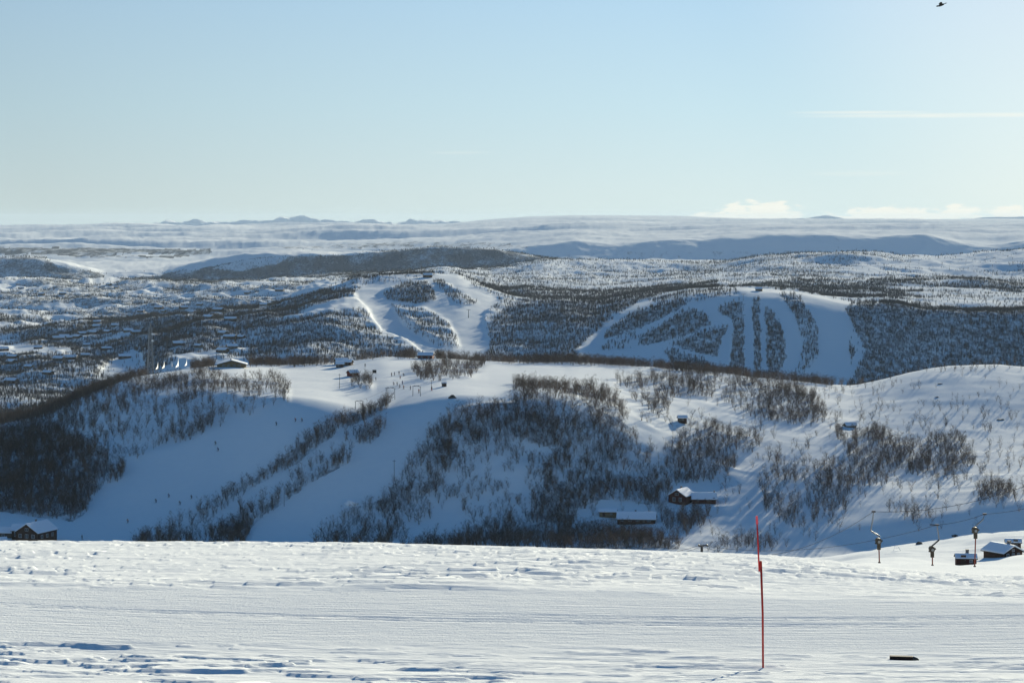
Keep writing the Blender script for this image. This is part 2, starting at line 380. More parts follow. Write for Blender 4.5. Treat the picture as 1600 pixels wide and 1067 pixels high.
FA = [
 (.85, [(150,440),(250,430),(290,419),(340,407),(380,400),(450,395),(560,396),(640,390),(690,385),(780,390),(850,401),(920,412),(940,425),(600,432),(300,450),(150,450)]),
 (.55, [(330,420),(380,406),(450,400),(440,410),(380,424)]),
 (.75, [(-300,402),(60,401),(110,411),(165,430),(165,445),(-300,448)]),
 (0, [(70,402),(180,404),(280,406),(340,396),(380,388),(560,393),(560,398),(400,402),(300,422),(170,425),(90,416)]),
 (.85, [(-300,384),(60,387),(180,388),(330,389),(335,397),(270,403),(130,402),(60,398),(-300,400)]),
 (0, [(180,397),(270,396),(270,399),(180,400)]),
 (.6, [(400,376),(540,374),(700,378),(800,380),(830,388),(700,387),(560,389),(440,388)]),
 (.45, [(880,398),(1000,393),(1150,392),(1400,394),(1500,396),(1500,406),(880,408)]),
]
MF = pixmask(FA, default=-1)

GH = blur(blur(((MH >= 0) & (MH < .08)).astype(float), 3), 2)
GK = blur(blur((MK == 0).astype(float), 5), 3)
VC = [(100,528),(110,530),(91,531),(121,528),(128,524),(150,512),(152,505),(180,511),(168,520),(145,522),(135,541),(166,547),(133,557),(18,568),(20,560),(4,548),(92,564),(110,562),(18,598),(200,519),(212,521),(220,488),(255,488),(248,484),(170,446),(182,451),(98,460),(65,461),(28,445),(33,452),(279,540),(349,524),(359,529),(377,529),(387,459),(341,486),(287,483),(312,477),(360,502),(348,551),(362,546),(326,498),(300,489),(411,478),(437,455),(60,545),(45,575),(75,585),(195,560),(310,545)]
def clear_of_buildings(u, v, r):
    ok = np.ones(u.shape, bool)
    for a, b in VC: ok &= ~((np.abs(u-a) < 6.5) & (v > b-2) & (v < b+6) & (r > 1500))
    for a0, a1, b0, b1 in ((1044,1120,770,796),(936,1030,802,824),(1058,1076,650,676),(1318,1340,655,680),(-5,92,815,860),(648,682,545,572),(522,556,556,592),(334,390,560,584),(228,300,575,590),(598,660,600,626),(1360,1380,840,870)):
        ok &= ~((u > a0) & (u < a1) & (v > b0) & (v < b1) & (r > 800) & (r < 1500))
    return ok
def density(u, v, r, x, y):
    """0..1 tree cover at a ground point"""
    n1 = fbm(x, y*0.6, 260, 4, 5); n2 = fbm(x, y, 60, 3, 9)
    # mid valley and moor: patchy birch
    left = 1-sst(520, 700, u)
    valley = np.clip(sst(-.14, .08, n1+.7*n2+.03)*.92*(1-.9*sst(.05, .35, fbm(x, y*.7, 700, 3, 101))), 0, 1)
    moor = np.clip(.07+sst(.02, .24, n1+.7*n2)*.7, 0, 1)
    d = valley*left + moor*(1-left)
    d = np.where((u > 700) & (u < 1120) & (r > 2900) & (r < 4900), np.maximum(d, .35+.4*sst(-.2, .3, n1)), d)
    hm = look(MH, u, v)
    use = (hm >= 0) & (r > 2000) & (r < 3750)
    d = np.where(use, np.where(hm > .95, 1.0, hm*(.9+.3*n2)), d)
    fm = look(MF, u, v)
    far = .03+.25*sst(.15, .5, n1)
    d = np.where(r > 5600, np.where(fm >= 0, fm*(.9+.25*n2), far*(1-sst(9500, 12000, r))), d)
    d = np.where(r > 11800, np.where(fm > 0, fm*.6, 0), d)
    # behind the near knoll
    d = np.where((r > 1400) & (r <= 2000), .7, d)
    km = look(MK, u, v)
    clump = fbm(x, y*.7, 22, 3, 33)
    dk = km*np.clip(np.where(km > .8, 1.05, .66)+.75*clump, .04, 1.4)
    R, Z, uu = None, None, None
    crest = np.interp(u, UT, RT[16])
    back = sst(-14, 6, r-crest)*(1-sst(40, 70, r-crest))*(.55+.9*clump)*((u < 1310) | (r > crest+30))
    side = 1.0*(1-sst(1285, 1315, u))
    notplat = 1-.75*(sst(540, 560, u)*(1-sst(620, 640, u)))
    dk = np.maximum(dk, back*(.9*side)*notplat)
    d = np.where((r > 700) & (r <= 1400), dk, d)
    d = np.where(r <= 700, 0, d)
    return np.clip(d, 0, 1)

def groomed_mask(u, v, r):
    g = sst(33.0, 33.6, r)*(1-sst(38.0, 38.9, r))
    g = np.maximum(g, look(GH, u, v)*sst(1990, 2200, r)*(1-sst(3550, 3800, r)))
    g = np.maximum(g, look(GK, u, v)*((r > 700) & (r < 1400))*(1-sst(950, 1000, u)))
    return g

SKITRACKS = [(-6, 54, .35, .01), (-3, 60, -.6, .02), (2, 50, .9, -.02), (6, 66, -.3, .0), (-9, 70, .5, -.01), (4, 30.2, .08, .01), (-2, 31.2, -.12, .0), (-8, 44, .15, .01), (9, 56, .7, .02), (7, 36, .05, .004), (-1, 35.4, -.03, .002)]
def height(az, r, detail=True):
    az = np.asarray(az, float).ravel(); r = np.asarray(r, float).ravel()
    out = np.empty(r.size); uo = np.empty(r.size)
    for a in range(0, r.size, 150000):
        s = slice(a, a+150000)
        z, u = base_height(az[s], r[s]); rr = r[s]
        x = rr*np.sin(az[s]); y = rr*np.cos(az[s])
        v0 = HV - F*z/np.maximum(rr*np.cos(np.clip(az[s], -.42, .42)), .1)
        g = groomed_mask(u, v0, rr)
        dz = np.zeros_like(z)
        m = rr > 350
        if m.any():
            X, Y, Rm, G, U = x[m], y[m], rr[m], g[m], u[m]
            rs = 1-.55*sst(1080, 1250, U)*(1-sst(1300, 1450, Rm))
            a1 = rs*lut(Rm, [(380,0),(620,.5),(800,1.6),(1000,2.6),(1230,1.6),(1500,2.5),(3000,4.0),(6000,5),(9500,4),(12000,5),(20000,4),(24000,.5),(30000,3)])*(1-.75*G)
            t = a1*fbm(X, Y*.8, 75, 4, 3, .5)*1.3*(1+1.2*(1-sst(420, 760, U))*sst(1450, 1900, Rm)*(1-sst(5600, 6200, Rm)))
            # rounded moor hummocks
            a3 = rs*lut(Rm, [(700,0),(900,.8),(1250,.8),(2000,1.5),(5500,2.5),(6500,0)])*(1-.85*G)
            t += a3*(np.abs(fbm(X, Y, 34, 3, 23))*-2+.5)
            m2 = Rm > 1400
            a2 = lut(Rm, [(1450,0),(2200,8),(3000,8),(5300,11),(6000,9),(9000,9),(9400,14),(13000,33),(20000,28),(24000,2),(31000,5)])*(1-.6*G)
            sl = 1.6-.6*sst(420, 760, U)
            a2 = a2*sl
            t = t + np.where(m2, a2*fbm(X*np.where(Rm > 9600, .36, .75), Y, 420, 3, 13, .45)*1.2, 0)
            a4 = lut(Rm, [(9600,0),(13000,60),(20000,60),(23500,3),(31000,3)])
            t = t + np.where(Rm > 9600, a4*fbm(X*.6, Y, 1900, 4, 43, .42), 0)
            pk = sst(30600, 30900, Rm)*sst(200, 260, U)*(1-sst(700, 780, U))
            t = t + pk*(75*np.clip(fbm(X, Y*.3, 330, 3, 143, .6), -.3, .22)+30*fbm(X, Y, 130, 2, 149))
            dz[m] = t
        m = (rr < 700)
        if m.any():
            X, Y, Rm, G = x[m], y[m], rr[m], g[m]
            tr = 1-np.clip(G*1.2, 0, 1)
            w = X*.10
            s1 = fbm(X*.34+Y*.10, (Y+w)*1.05, .36, 3, 61, .5)
            s2 = fbm(X*.35, (Y+w)*.8, 2.1, 3, 67)
            s3 = fbm(X*.20+Y*.1, (Y+w)*1.1, .8, 3, 65, .45)
            patch = sst(-.10, .35, fbm(X*.6, Y, 6, 3, 71))
            fade = np.interp(Rm, [20, 30, 60, 110, 300], [1, 1, 1, 1, .8])
            big = sst(205, 320, Rm)*(1-sst(640, 700, Rm))
            led = sst(.04, .17, s1) - .6*sst(.04, .9, s1)
            led3 = sst(.12, .26, s3) - .8*sst(.12, .8, s3)
            front = np.interp(Rm, [28, 33, 38, 50, 75, 98], [1.0, .8, .6, 1.8, 1.7, .45])
            fr3 = np.interp(Rm, [28, 34, 45, 55], [.22, .3, .9, 1.1])*np.interp(Rm, [60, 90], [1, .5])
            t = (.014*s1 + .034*led*(.50+.8*patch)*front + .050*led3*(.30+.8*patch)*fr3 + .035*s2)*tr*fade
            t += .006*fbm(X, Y*1.6, .33, 2, 77)*(.4+.6*tr)
            t += G*.010*np.sin((Y+.045*X)*2*math.pi/.55)*0
            # old ski tracks crossing the open snow in pairs
            for x0, y0, sl_, cv_ in SKITRACKS:
                for off in (0, .22):
                    dd_ = (Y-off*.9) - (y0 + sl_*(X-x0) + cv_*(X-x0)**2)
                    t -= .022*np.exp(-(dd_/.055)**2)*np.exp(-((X-x0)/9.0)**4)*(Rm > 26)*(Rm < 92)
            t += .12*fbm(X, Y, 16, 2, 79)*tr*np.interp(Rm, [25, 45, 60, 76, 120, 400], [.3, .6, .6, .1, .6, 1.6])
            t += big*(.45*fbm(X*.6, Y, 9, 3, 83)+.5*sst(.05, .3, fbm(X*.5, Y, 14, 3, 87)))
            dz[m] += t
        out[s] = z+dz; uo[s] = u
    return out, uo

def row(v_z, r, az):
    return HV - F*v_z/(np.maximum(r, .1)*np.cos(np.clip(az, -.42, .42)))

# ------------------------------------------------------------------ terrain mesh
def build_terrain():
    uin = np.arange(-60, 1661, 1.75)
    az_in = np.arctan((uin-800)/F)
    aL = -np.concatenate([np.linspace(math.pi, .45, 40)[:-1], np.linspace(.45, -az_in[0], 60)[:-1]])
    aR = np.concatenate([np.linspace(az_in[-1], .45, 60)[1:], np.linspace(.45, math.pi, 40)[1:]])
    azs = np.concatenate([aL, az_in, aR])
    R, Z, _ = node_rz(azs)
    cnt = [6, 8, 16, 75, 62, 40, 125, 14, 20, 20, 40, 14, 12, 26, 130, 60, 14, 14, 44, 90, 44, 28, 44, 16, 12, 32, 12, 10, 26, 24, 26, 26, 24, 8, 22, 6]
    assert len(cnt) == K-1, (len(cnt), K)
    rows = []
    for k in range(K-1):
        f = np.arange(cnt[k])/cnt[k]
        a, b = R[k], R[k+1]
        for t in f:
            if k >= 3: rows.append(1/((1-t)/a + t/b))      # even steps of depression
            else: rows.append(a+(b-a)*t)
    rows.append(R[K-1])
    rows = np.array(rows); rows[0] = 0.05
    nr, nc = rows.shape
    AZ = np.broadcast_to(azs, rows.shape)
    z, u = height(AZ, rows)
    r = rows.ravel(); az = AZ.ravel()
    x = r*np.sin(az); y = r*np.cos(az)
    v = row(z, r, az)
    dens = np.empty(r.size); gm = np.empty(r.size)
    for a in range(0, r.size, 200000):
        s = slice(a, a+200000)
        dens[s] = density(u[s], v[s], r[s], x[s], y[s]); gm[s] = groomed_mask(u[s], v[s], r[s])
    co = np.stack([x, y, z], 1).astype(np.float32)
    i = np.arange(nr*nc).reshape(nr, nc)
    q = np.stack([i[:-1, :-1], i[:-1, 1:], i[1:, 1:], i[1:, :-1]], -1).reshape(-1, 4)
    me = bpy.data.meshes.new('snow_ground')
    me.vertices.add(co.shape[0]); me.vertices.foreach_set('co', co.ravel())
    me.loops.add(q.size); me.loops.foreach_set('vertex_index', q.ravel().astype(np.int32))
    me.polygons.add(q.shape[0]); me.polygons.foreach_set('loop_start', np.arange(0, q.size, 4, dtype=np.int32))
    me.polygons.foreach_set('loop_total', np.full(q.shape[0], 4, np.int32))
    me.polygons.foreach_set('use_smooth', np.ones(q.shape[0], bool))
    me.update(calc_edges=True)
    rf = sst(4500, 8500, r)
    sc = dens*np.where(r < 1400, .42, np.where(r < 5600, .47, .72))
    for nm, arr in (('scrub', sc), ('groomed', gm), ('rng', rf)):
        at = me.attributes.new(nm, 'FLOAT', 'POINT'); at.data.foreach_set('value', arr.astype(np.float32))
    me.materials.append(snow_material())
    o = bpy.data.objects.new('snow_ground', me); COL.objects.link(o); o['kind'] = 'structure'
    return o
ground = build_terrain()

def ground_at(x, y):
    r = math.hypot(x, y); az = math.atan2(x, y)
    z, _ = height(np.array([az]), np.array([r])); return float(z[0])

def at(u, v, r0, r1, n=500):
    """ground point seen at photograph column u, row v between two distances"""
    az = math.atan((u-800)/F)
    rr = np.linspace(r0, r1, n); aa = np.full(n, az)
    z, _ = height(aa, rr); vv = row(z, rr, aa)
    ok = np.nonzero(vv <= v)[0]
    k = ok[0] if len(ok) else int(np.argmin(np.abs(vv-v)))
    r = rr[k]; return Vector((r*math.sin(az), r*math.cos(az), float(z[k])))

def air(u, v, depth):
    return Vector(((u-800)/F*depth, depth, -(v-HV)/F*depth))

# ------------------------------------------------------------------ object helpers
def tag(o, label=None, cat=None, group=None, kind=None):
    if label: o['label'] = label
    if cat: o['category'] = cat
    if group: o['group'] = group
    if kind: o['kind'] = kind
    return o
def empty(name, loc, rz=0.0, label=None, cat=None, group=None):
    o = bpy.data.objects.new(name, None); COL.objects.link(o)
    o.location = loc; o.rotation_euler = (0, 0, rz); o.empty_display_size = .5
    return tag(o, label, cat, group)
def meshobj(name, me, parent=None, mat=None):
    o = bpy.data.objects.new(name, me); COL.objects.link(o)
    if mat is not None and not me.materials: me.materials.append(mat)
    if parent: o.parent = parent
    return o
def copy_tree(o, parent=None):
    c = o.copy(); COL.objects.link(c); c.parent = parent
    for ch in [k for k in bpy.data.objects if k.parent == o]: copy_tree(ch, c)
    return c

class MB:
    def __init__(s): s.v = []; s.f = []
    def box(s, x0, x1, y0, y1, z0, z1):
        n = len(s.v)
        s.v += [(x, y, z) for z in (z0, z1) for x, y in ((x0, y0), (x1, y0), (x1, y1), (x0, y1))]
        s.f += [tuple(n+i for i in q) for q in ((3,2,1,0),(4,5,6,7),(0,1,5,4),(1,2,6,5),(2,3,7,6),(3,0,4,7))]
        return s
    def poly_prism(s, pts, d):           # pts: closed 3-D outline, extruded by vector d
        n = len(s.v); k = len(pts)
        s.v += [tuple(p) for p in pts] + [tuple(Vector(p)+Vector(d)) for p in pts]
        s.f.append(tuple(n+i for i in reversed(range(k)))); s.f.append(tuple(n+k+i for i in range(k)))
        for i in range(k): s.f.append((n+i, n+(i+1) % k, n+k+(i+1) % k, n+k+i))
        return s
    def tube(s, pts, rad, seg=6, cap=True):
        pts = [Vector(p) for p in pts]; n0 = len(s.v)
        if not isinstance(rad, (list, tuple)): rad = [rad]*len(pts)
        for i, p in enumerate(pts):
            d = (pts[min(i+1, len(pts)-1)]-pts[max(i-1, 0)]).normalized()
            a = d.cross(Vector((0, 0, 1)) if abs(d.z) < .9 else Vector((1, 0, 0))).normalized(); b = d.cross(a)
            for k in range(seg):
                t = 2*math.pi*k/seg; s.v.append(tuple(p+(a*math.cos(t)+b*math.sin(t))*rad[i]))
        for i in range(len(pts)-1):
            for k in range(seg):
                a0 = n0+i*seg+k; a1 = n0+i*seg+(k+1) % seg
                s.f.append((a0, a1, a1+seg, a0+seg))
        if cap:
            s.f.append(tuple(n0+k for k in reversed(range(seg)))); s.f.append(tuple(n0+(len(pts)-1)*seg+k for k in range(seg)))
        return s
    def ball(s, c, rx, ry, rz, seg=10, rings=6):
        n0 = len(s.v)
        for i in range(1, rings):
            t = math.pi*i/rings
            for k in range(seg):
                p = 2*math.pi*k/seg
                s.v.append((c[0]+rx*math.sin(t)*math.cos(p), c[1]+ry*math.sin(t)*math.sin(p), c[2]+rz*math.cos(t)))
        top = len(s.v); s.v.append((c[0], c[1], c[2]+rz)); bot = len(s.v); s.v.append((c[0], c[1], c[2]-rz))
        for i in range(rings-2):
            for k in range(seg):
                a = n0+i*seg+k; b = n0+i*seg+(k+1) % seg
                s.f.append((a, a+seg, b+seg, b))
        for k in range(seg):
            s.f.append((top, n0+k, n0+(k+1) % seg)); l = n0+(rings-2)*seg
            s.f.append((bot, l+(k+1) % seg, l+k))
        return s
    def mesh(s, name, mat=None, smooth=False):
        me = bpy.data.meshes.new(name); me.from_pydata([tuple(v) for v in s.v], [], s.f); me.update()
        if smooth: me.polygons.foreach_set('use_smooth', [True]*len(me.polygons))
        if mat: me.materials.append(mat)
        return me
    def build(s, name, mat, parent=None, smooth=False, bevel=0):
        o = meshobj(name, s.mesh(name, mat, smooth), parent)
        if bevel:
            b = o.modifiers.new('bevel', 'BEVEL'); b.width = bevel; b.segments = 3
        return o

# ------------------------------------------------------------------ trees
def sliver(V, Fc, a, b, w, rnd):
    d = (b-a); s = d.cross(Vector((rnd.uniform(-1, 1), rnd.uniform(-1, 1), rnd.uniform(-.3, .3))))
    if s.length < 1e-5: return
    s = s.normalized()*w
    n = len(V); V += [tuple(a-s*.5), tuple(a+s*.5), tuple(b)]; Fc.append((n, n+1, n+2))

def birch_meshes(seed, h, stems, twigs, w, spread):
    rnd = random.Random(seed)
    tr = MB(); V = []; Fc = []
    for s in range(stems):
        ang = rnd.uniform(0, 2*math.pi); lean = rnd.uniform(.06, .42)*spread
        hs = h*rnd.uniform(.7, 1.0) if s else h
        pts = []
        bx, by = .18*math.cos(ang), .18*math.sin(ang)
        for k in range(6):
            t = k/5
            pts.append(Vector((bx+math.cos(ang)*lean*hs*t**1.1+rnd.uniform(-.08, .08)*t*hs*.3,
                               by+math.sin(ang)*lean*hs*t**1.1+rnd.uniform(-.08, .08)*t*hs*.3, hs*t-.25*(k == 0))))
        rb = .075*h/6
        tr.tube(pts, [rb*(1-.88*k/5) for k in range(6)], 5)
        nb = max(5, int(twigs/stems/9))
        for b in range(nb):
            t = rnd.uniform(.10, .97); i = min(4, int(t*5)); f = t*5-i
            p = pts[i].lerp(pts[i+1], f)
            a = rnd.uniform(0, 2*math.pi)
            L = hs*(.15+.30*(1-t)**.6*min(1, t*3.2))*rnd.uniform(.7, 1.3)
            d = Vector((math.cos(a)*.85, math.sin(a)*.85, rnd.uniform(.45, 1.2))).normalized()*L
            q = p+d
            sliver(V, Fc, p, q, w*1.7, rnd)
            for tw in range(8):
                tt = rnd.uniform(.2, 1); e = p+d*tt
                dd = (d.normalized()*.8+Vector((rnd.uniform(-1, 1), rnd.uniform(-1, 1), rnd.uniform(-.35, .9)))*.75).normalized()*L*rnd.uniform(.3, .65)
                sliver(V, Fc, e, e+dd, w, rnd)
    cm = bpy.data.meshes.new('birch_crown'); cm.from_pydata(V, [], Fc); cm.materials.append(M['twig'])
    tm = tr.mesh('birch_trunk', M['bark'], True)
    return tm, cm

NEAR = [birch_meshes(100+i, 6.0, st, tw, .052, sp) for i, (st, tw, sp) in enumerate(
        [(3, 210, 1.0), (2, 170, .7), (4, 240, 1.2), (1, 120, .4), (3, 180, .9), (5, 260, 1.3)])]

def merged_near(i):
    tm, cm = NEAR[i]
    bm = bmesh.new(); bm.from_mesh(tm); n = len(bm.faces)
    bm.from_mesh(cm); bm.faces.ensure_lookup_table()
    for f in bm.faces[n:]: f.material_index = 1
    me = bpy.data.meshes.new('birch_near'); bm.to_mesh(me); bm.free()
    me.materials.append(M['bark']); me.materials.append(M['twig'])
    return me
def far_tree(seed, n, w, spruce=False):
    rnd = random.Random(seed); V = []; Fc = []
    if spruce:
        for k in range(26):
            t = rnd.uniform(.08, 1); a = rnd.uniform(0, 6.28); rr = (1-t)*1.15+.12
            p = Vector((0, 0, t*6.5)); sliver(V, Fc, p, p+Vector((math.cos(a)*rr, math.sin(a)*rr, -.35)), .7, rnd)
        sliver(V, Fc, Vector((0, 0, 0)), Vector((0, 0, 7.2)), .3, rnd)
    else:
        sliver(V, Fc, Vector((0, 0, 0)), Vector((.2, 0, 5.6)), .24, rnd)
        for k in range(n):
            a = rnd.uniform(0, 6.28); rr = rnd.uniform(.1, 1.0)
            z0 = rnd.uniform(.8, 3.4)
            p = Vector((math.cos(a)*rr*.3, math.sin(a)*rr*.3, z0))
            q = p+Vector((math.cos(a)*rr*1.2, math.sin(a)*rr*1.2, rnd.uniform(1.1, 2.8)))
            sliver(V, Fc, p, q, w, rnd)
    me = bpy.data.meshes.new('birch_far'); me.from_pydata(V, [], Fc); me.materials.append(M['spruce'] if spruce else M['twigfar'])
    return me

rng = np.random.default_rng(11)
def scatter(r0, r1, az0, az1, per, hmin, hmax, jitter=True):
    area = (az1-az0)*(r1*r1-r0*r0)/2; n = int(area/per)
    az = rng.uniform(az0, az1, n); r = np.sqrt(rng.uniform(r0*r0, r1*r1, n))
    z, u = height(az, r); x = r*np.sin(az); y = r*np.cos(az); v = row(z, r, az)
    d = density(u, v, r, x, y)
    keep = (rng.uniform(0, 1, n) < d) & clear_of_buildings(u, v, r)
    h = rng.uniform(hmin, hmax, n)
    h = h*np.where(rng.uniform(0, 1, n) < .12, 1.25, 1)
    return np.stack([x, y, z, r, u, v, h], 1)[keep]
A0, A1 = -.245, .30
near = scatter(860, 1400, A0, A1, 3.1, 2.3, 5.4)
mid  = scatter(1400, 3800, A0, .27, 12, 3.6, 6.8)
far1 = scatter(3800, 5700, -.235, .25, 55, 3.6, 6.8)
far2 = scatter(5700, 7300, -.235, .245, 150, 4.5, 7.5)
S['tree_counts'] = str((len(near), len(mid), len(far1), len(far2))); open('/tmp/cnt.txt', 'w').write(S['tree_counts'])

# the 300 that show largest in the photograph become trees of their own
edge = np.interp(near[:, 4], UT, VT[7]); size = near[:, 6]/near[:, 3]*F
hidden = (near[:, 5] > edge+8) | (near[:, 4] < 4) | (near[:, 4] > 1596)
shoulder = np.interp(near[:, 4], UT, VT[11]); hidden |= (near[:, 5] > shoulder+2) & (near[:, 4] > 1240)
# keep clear of cabins, lifts
CLEAR = [(20,60,9),]
score = np.where(hidden, 0, size)
order = np.argsort(-score)
big = order[:300]; rest = np.setdiff1d(np.arange(len(near)), big)

def region(u, v):
    if u < 420 and v > 640 and u < 205+(845-v)*.9-10: pass
    if u < 230 : return ('bare birch in the dark stand left of the wide shaded ski run', 'birches left of the wide ski run')
    if u < 500: return ('leafless birch in the wooded strip between the two shaded ski runs', 'birches between the two ski runs')
    if u < 760: return ('leafless birch on the wooded slope just right of the narrower ski run', 'birches right of the narrow ski run')
    if u < 935: return ('bare birch on the slope left of the low snow roofed lodge', 'birches left of the low lodge')
    if u < 1140: return ('bare birch growing around and below the cabins in the shaded hollow', 'birches round the cabins')
    if u < 1240: return ('bare birch in the low dark clump behind the tall red marker pole', 'birches behind the marker pole')
    return ('bare birch on the sunlit slope above the drag lift hangers', 'birches above the drag lift')
for i in big:
    x, y, z, r, u, v, h = near[i]
    lab, grp = region(u, v)
    k = rng.integers(0, 6); tm, cm = NEAR[k]
    o = empty('birch_tree', (x, y, z), rng.uniform(0, 6.28), lab, 'tree', grp)
    s = h/6.0; o.scale = (s, s, s)
    meshobj('trunk', tm, o); meshobj('crown', cm, o)

def stuff_points():
    parts = [near[rest], mid, far1, far2]
    P = np.concatenate(parts)
    idx = np.concatenate([rng.integers(0, 6, len(rest)), 6+rng.integers(0, 4, len(mid)), 6+rng.integers(0, 4, len(far1)), 10+rng.integers(0, 2, len(far2))])
    # a few dark spruces down in the wooded valley
    sp = (P[:, 3] > 1900) & (P[:, 3] < 5000) & (P[:, 4] < 700) & (rng.uniform(0, 1, len(P)) < .04)
    idx[sp] = 12
    sc = P[:, 6]/6.0
    me = bpy.data.meshes.new('birch_woodland'); me.vertices.add(len(P))
    me.vertices.foreach_set('co', P[:, :3].astype(np.float32).ravel())
    a = me.attributes.new('pick', 'INT', 'POINT'); a.data.foreach_set('value', idx.astype(np.int32))
    a = me.attributes.new('size', 'FLOAT', 'POINT'); a.data.foreach_set('value', sc.astype(np.float32))
    a = me.attributes.new('turn', 'FLOAT', 'POINT'); a.data.foreach_set('value', rng.uniform(0, 6.28, len(P)).astype(np.float32))
    return me
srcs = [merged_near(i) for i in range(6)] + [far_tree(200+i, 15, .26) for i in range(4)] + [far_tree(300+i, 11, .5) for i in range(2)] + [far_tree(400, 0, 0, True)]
wood = meshobj('birch_woodland', stuff_points()); tag(wood, kind='stuff', label='bare birch woodland covering the knoll, valley and far hillsides', cat='woodland')
ng = bpy.data.node_groups.new('woodland', 'GeometryNodeTree')
ng.interface.new_socket('Geometry', in_out='INPUT', socket_type='NodeSocketGeometry')
ng.interface.new_socket('Geometry', in_out='OUTPUT', socket_type='NodeSocketGeometry')
gi = ng.nodes.new('NodeGroupInput'); go = ng.nodes.new('NodeGroupOutput')
join = ng.nodes.new('GeometryNodeJoinGeometry')
ap = ng.nodes.new('GeometryNodeInputNamedAttribute'); ap.data_type = 'INT'; ap.inputs['Name'].default_value = 'pick'
asz = ng.nodes.new('GeometryNodeInputNamedAttribute'); asz.data_type = 'FLOAT'; asz.inputs['Name'].default_value = 'size'
atn = ng.nodes.new('GeometryNodeInputNamedAttribute'); atn.data_type = 'FLOAT'; atn.inputs['Name'].default_value = 'turn'
cx = ng.nodes.new('ShaderNodeCombineXYZ'); ng.links.new(atn.outputs['Attribute'], cx.inputs['Z'])
iop = ng.nodes.new('GeometryNodeInstanceOnPoints')
g2i = ng.nodes.new('GeometryNodeGeometryToInstance')
src_col = bpy.data.collections.new('tree_sources')
for i, me in enumerate(srcs):
    src_col.objects.link(bpy.data.objects.new('src_%02d' % i, me))
ci = ng.nodes.new('GeometryNodeCollectionInfo'); ci.inputs['Collection'].default_value = src_col
ci.inputs['Separate Children'].default_value = True; ci.inputs['Reset Children'].default_value = True
ng.links.new(gi.outputs[0], iop.inputs['Points']); ng.links.new(ci.outputs[0], iop.inputs['Instance'])
iop.inputs['Pick Instance'].default_value = True
ng.links.new(ap.outputs['Attribute'], iop.inputs['Instance Index'])
ng.links.new(cx.outputs[0], iop.inputs['Rotation']); ng.links.new(asz.outputs['Attribute'], iop.inputs['Scale'])
ng.links.new(iop.outputs[0], go.inputs[0])
md = wood.modifiers.new('scatter', 'NODES'); md.node_group = ng

#==REST==
# ------------------------------------------------------------------ buildings
def cabin(name, loc, rz, W_, D_, Hw, Hr, mat, label, cat='cabin', group=None, windows=(), door=None, chimney=None, snow=.32, over=.45, sink=.6, detail=True):
    """ridge along local x; gables at both x ends; local -y is the front eave side"""
    t = empty(name, loc, rz, label, cat, group)
    m = MB()
    m.poly_prism([(-W_/2, -D_/2, -sink), (-W_/2, D_/2, -sink), (-W_/2, D_/2, Hw), (-W_/2, 0, Hw+Hr), (-W_/2, -D_/2, Hw)][::-1], (W_, 0, 0))
    m.build('wall', mat, t)
    sl = Hr/(D_/2); e = over; x0, x1 = -W_/2-e, W_/2+e
    y1 = D_/2+e; z1 = Hw-sl*e; th = .14; zr = Hw+Hr
    r = MB().poly_prism([(x0, -y1, z1), (x0, 0, zr), (x0, y1, z1), (x0, y1, z1+th), (x0, 0, zr+th), (x0, -y1, z1+th)], (x1-x0, 0, 0))
    ro = r.build('roof', M['black'] if mat is not M['redwood'] else M['brown'], t)
    # thick snow with a rounded lip
    s = MB(); g = .004; b = th+g; ys = y1-.04
    zz = lambda y: zr-abs(y)*sl
    prof = [(-ys, zz(ys)+b), (0, zr+b), (ys, zz(ys)+b), (ys+.06, zz(ys)+b+snow*.45), (ys*.93, zz(ys*.93)+b+snow*.9), (ys*.5, zz(ys*.5)+b+snow), (.25, zr+b+snow*.93), (-.25, zr+b+snow*.93), (-ys*.5, zz(ys*.5)+b+snow), (-ys*.93, zz(ys*.93)+b+snow*.9), (-ys-.06, zz(ys)+b+snow*.45)]
    s.poly_prism([(x0+.05, y, z) for y, z in prof], (x1-x0-.1, 0, 0))
    s.build('snow_cover', M['roofsnow'], ro)
    if chimney is not None:
        cx_, cy_ = chimney
        c = MB().box(cx_-.3, cx_+.3, cy_-.3, cy_+.3, Hw, zr+.9).box(cx_-.36, cx_+.36, cy_-.36, cy_+.36, zr+.9, zr+1.02)
        c.build('chimney', M['stone'], ro)
    for face, c, z, w, h in windows:
        def rect(a0, a1, z0, z1_, p0, p1):
            mm = MB()
            if face == 'f': mm.box(a0, a1, -D_/2-p1, -D_/2-p0, z0, z1_)
            elif face == 'l': mm.box(-W_/2-p1, -W_/2-p0, a0, a1, z0, z1_)
            else: mm.box(W_/2+p0, W_/2+p1, a0, a1, z0, z1_)
            return mm
        fr = MB(); k = .05
        for q in (rect(c-w/2-k, c+w/2+k, z-h/2-k, z-h/2, 0, .06), rect(c-w/2-k, c+w/2+k, z+h/2, z+h/2+k, 0, .06), rect(c-w/2-k, c-w/2, z-h/2, z+h/2, 0, .06), rect(c+w/2, c+w/2+k, z-h/2, z+h/2, 0, .06), rect(c-.03, c+.03, z-h/2, z+h/2, .01, .05)):
            n = len(fr.v); fr.v += q.v; fr.f += [tuple(i+n for i in f) for f in q.f]
        fo = fr.build('window', M['white'], t)
        rect(c-w/2, c+w/2, z-h/2, z+h/2, .005, .03).build('pane', M['glass'], fo)
    if door is not None:
        do = MB().box(door-.5, door+.5, -D_/2-.05, -D_/2-.002, 0, 2.0).build('door', M['brown'] if mat is not M['brown'] else M['greywood'], t)
        MB().box(door+.3, door+.38, -D_/2-.10, -D_/2-.05, .95, 1.1).build('handle', M['steel'], do)
    return t
def up(p, dz): return Vector((p.x, p.y, p.z+dz))

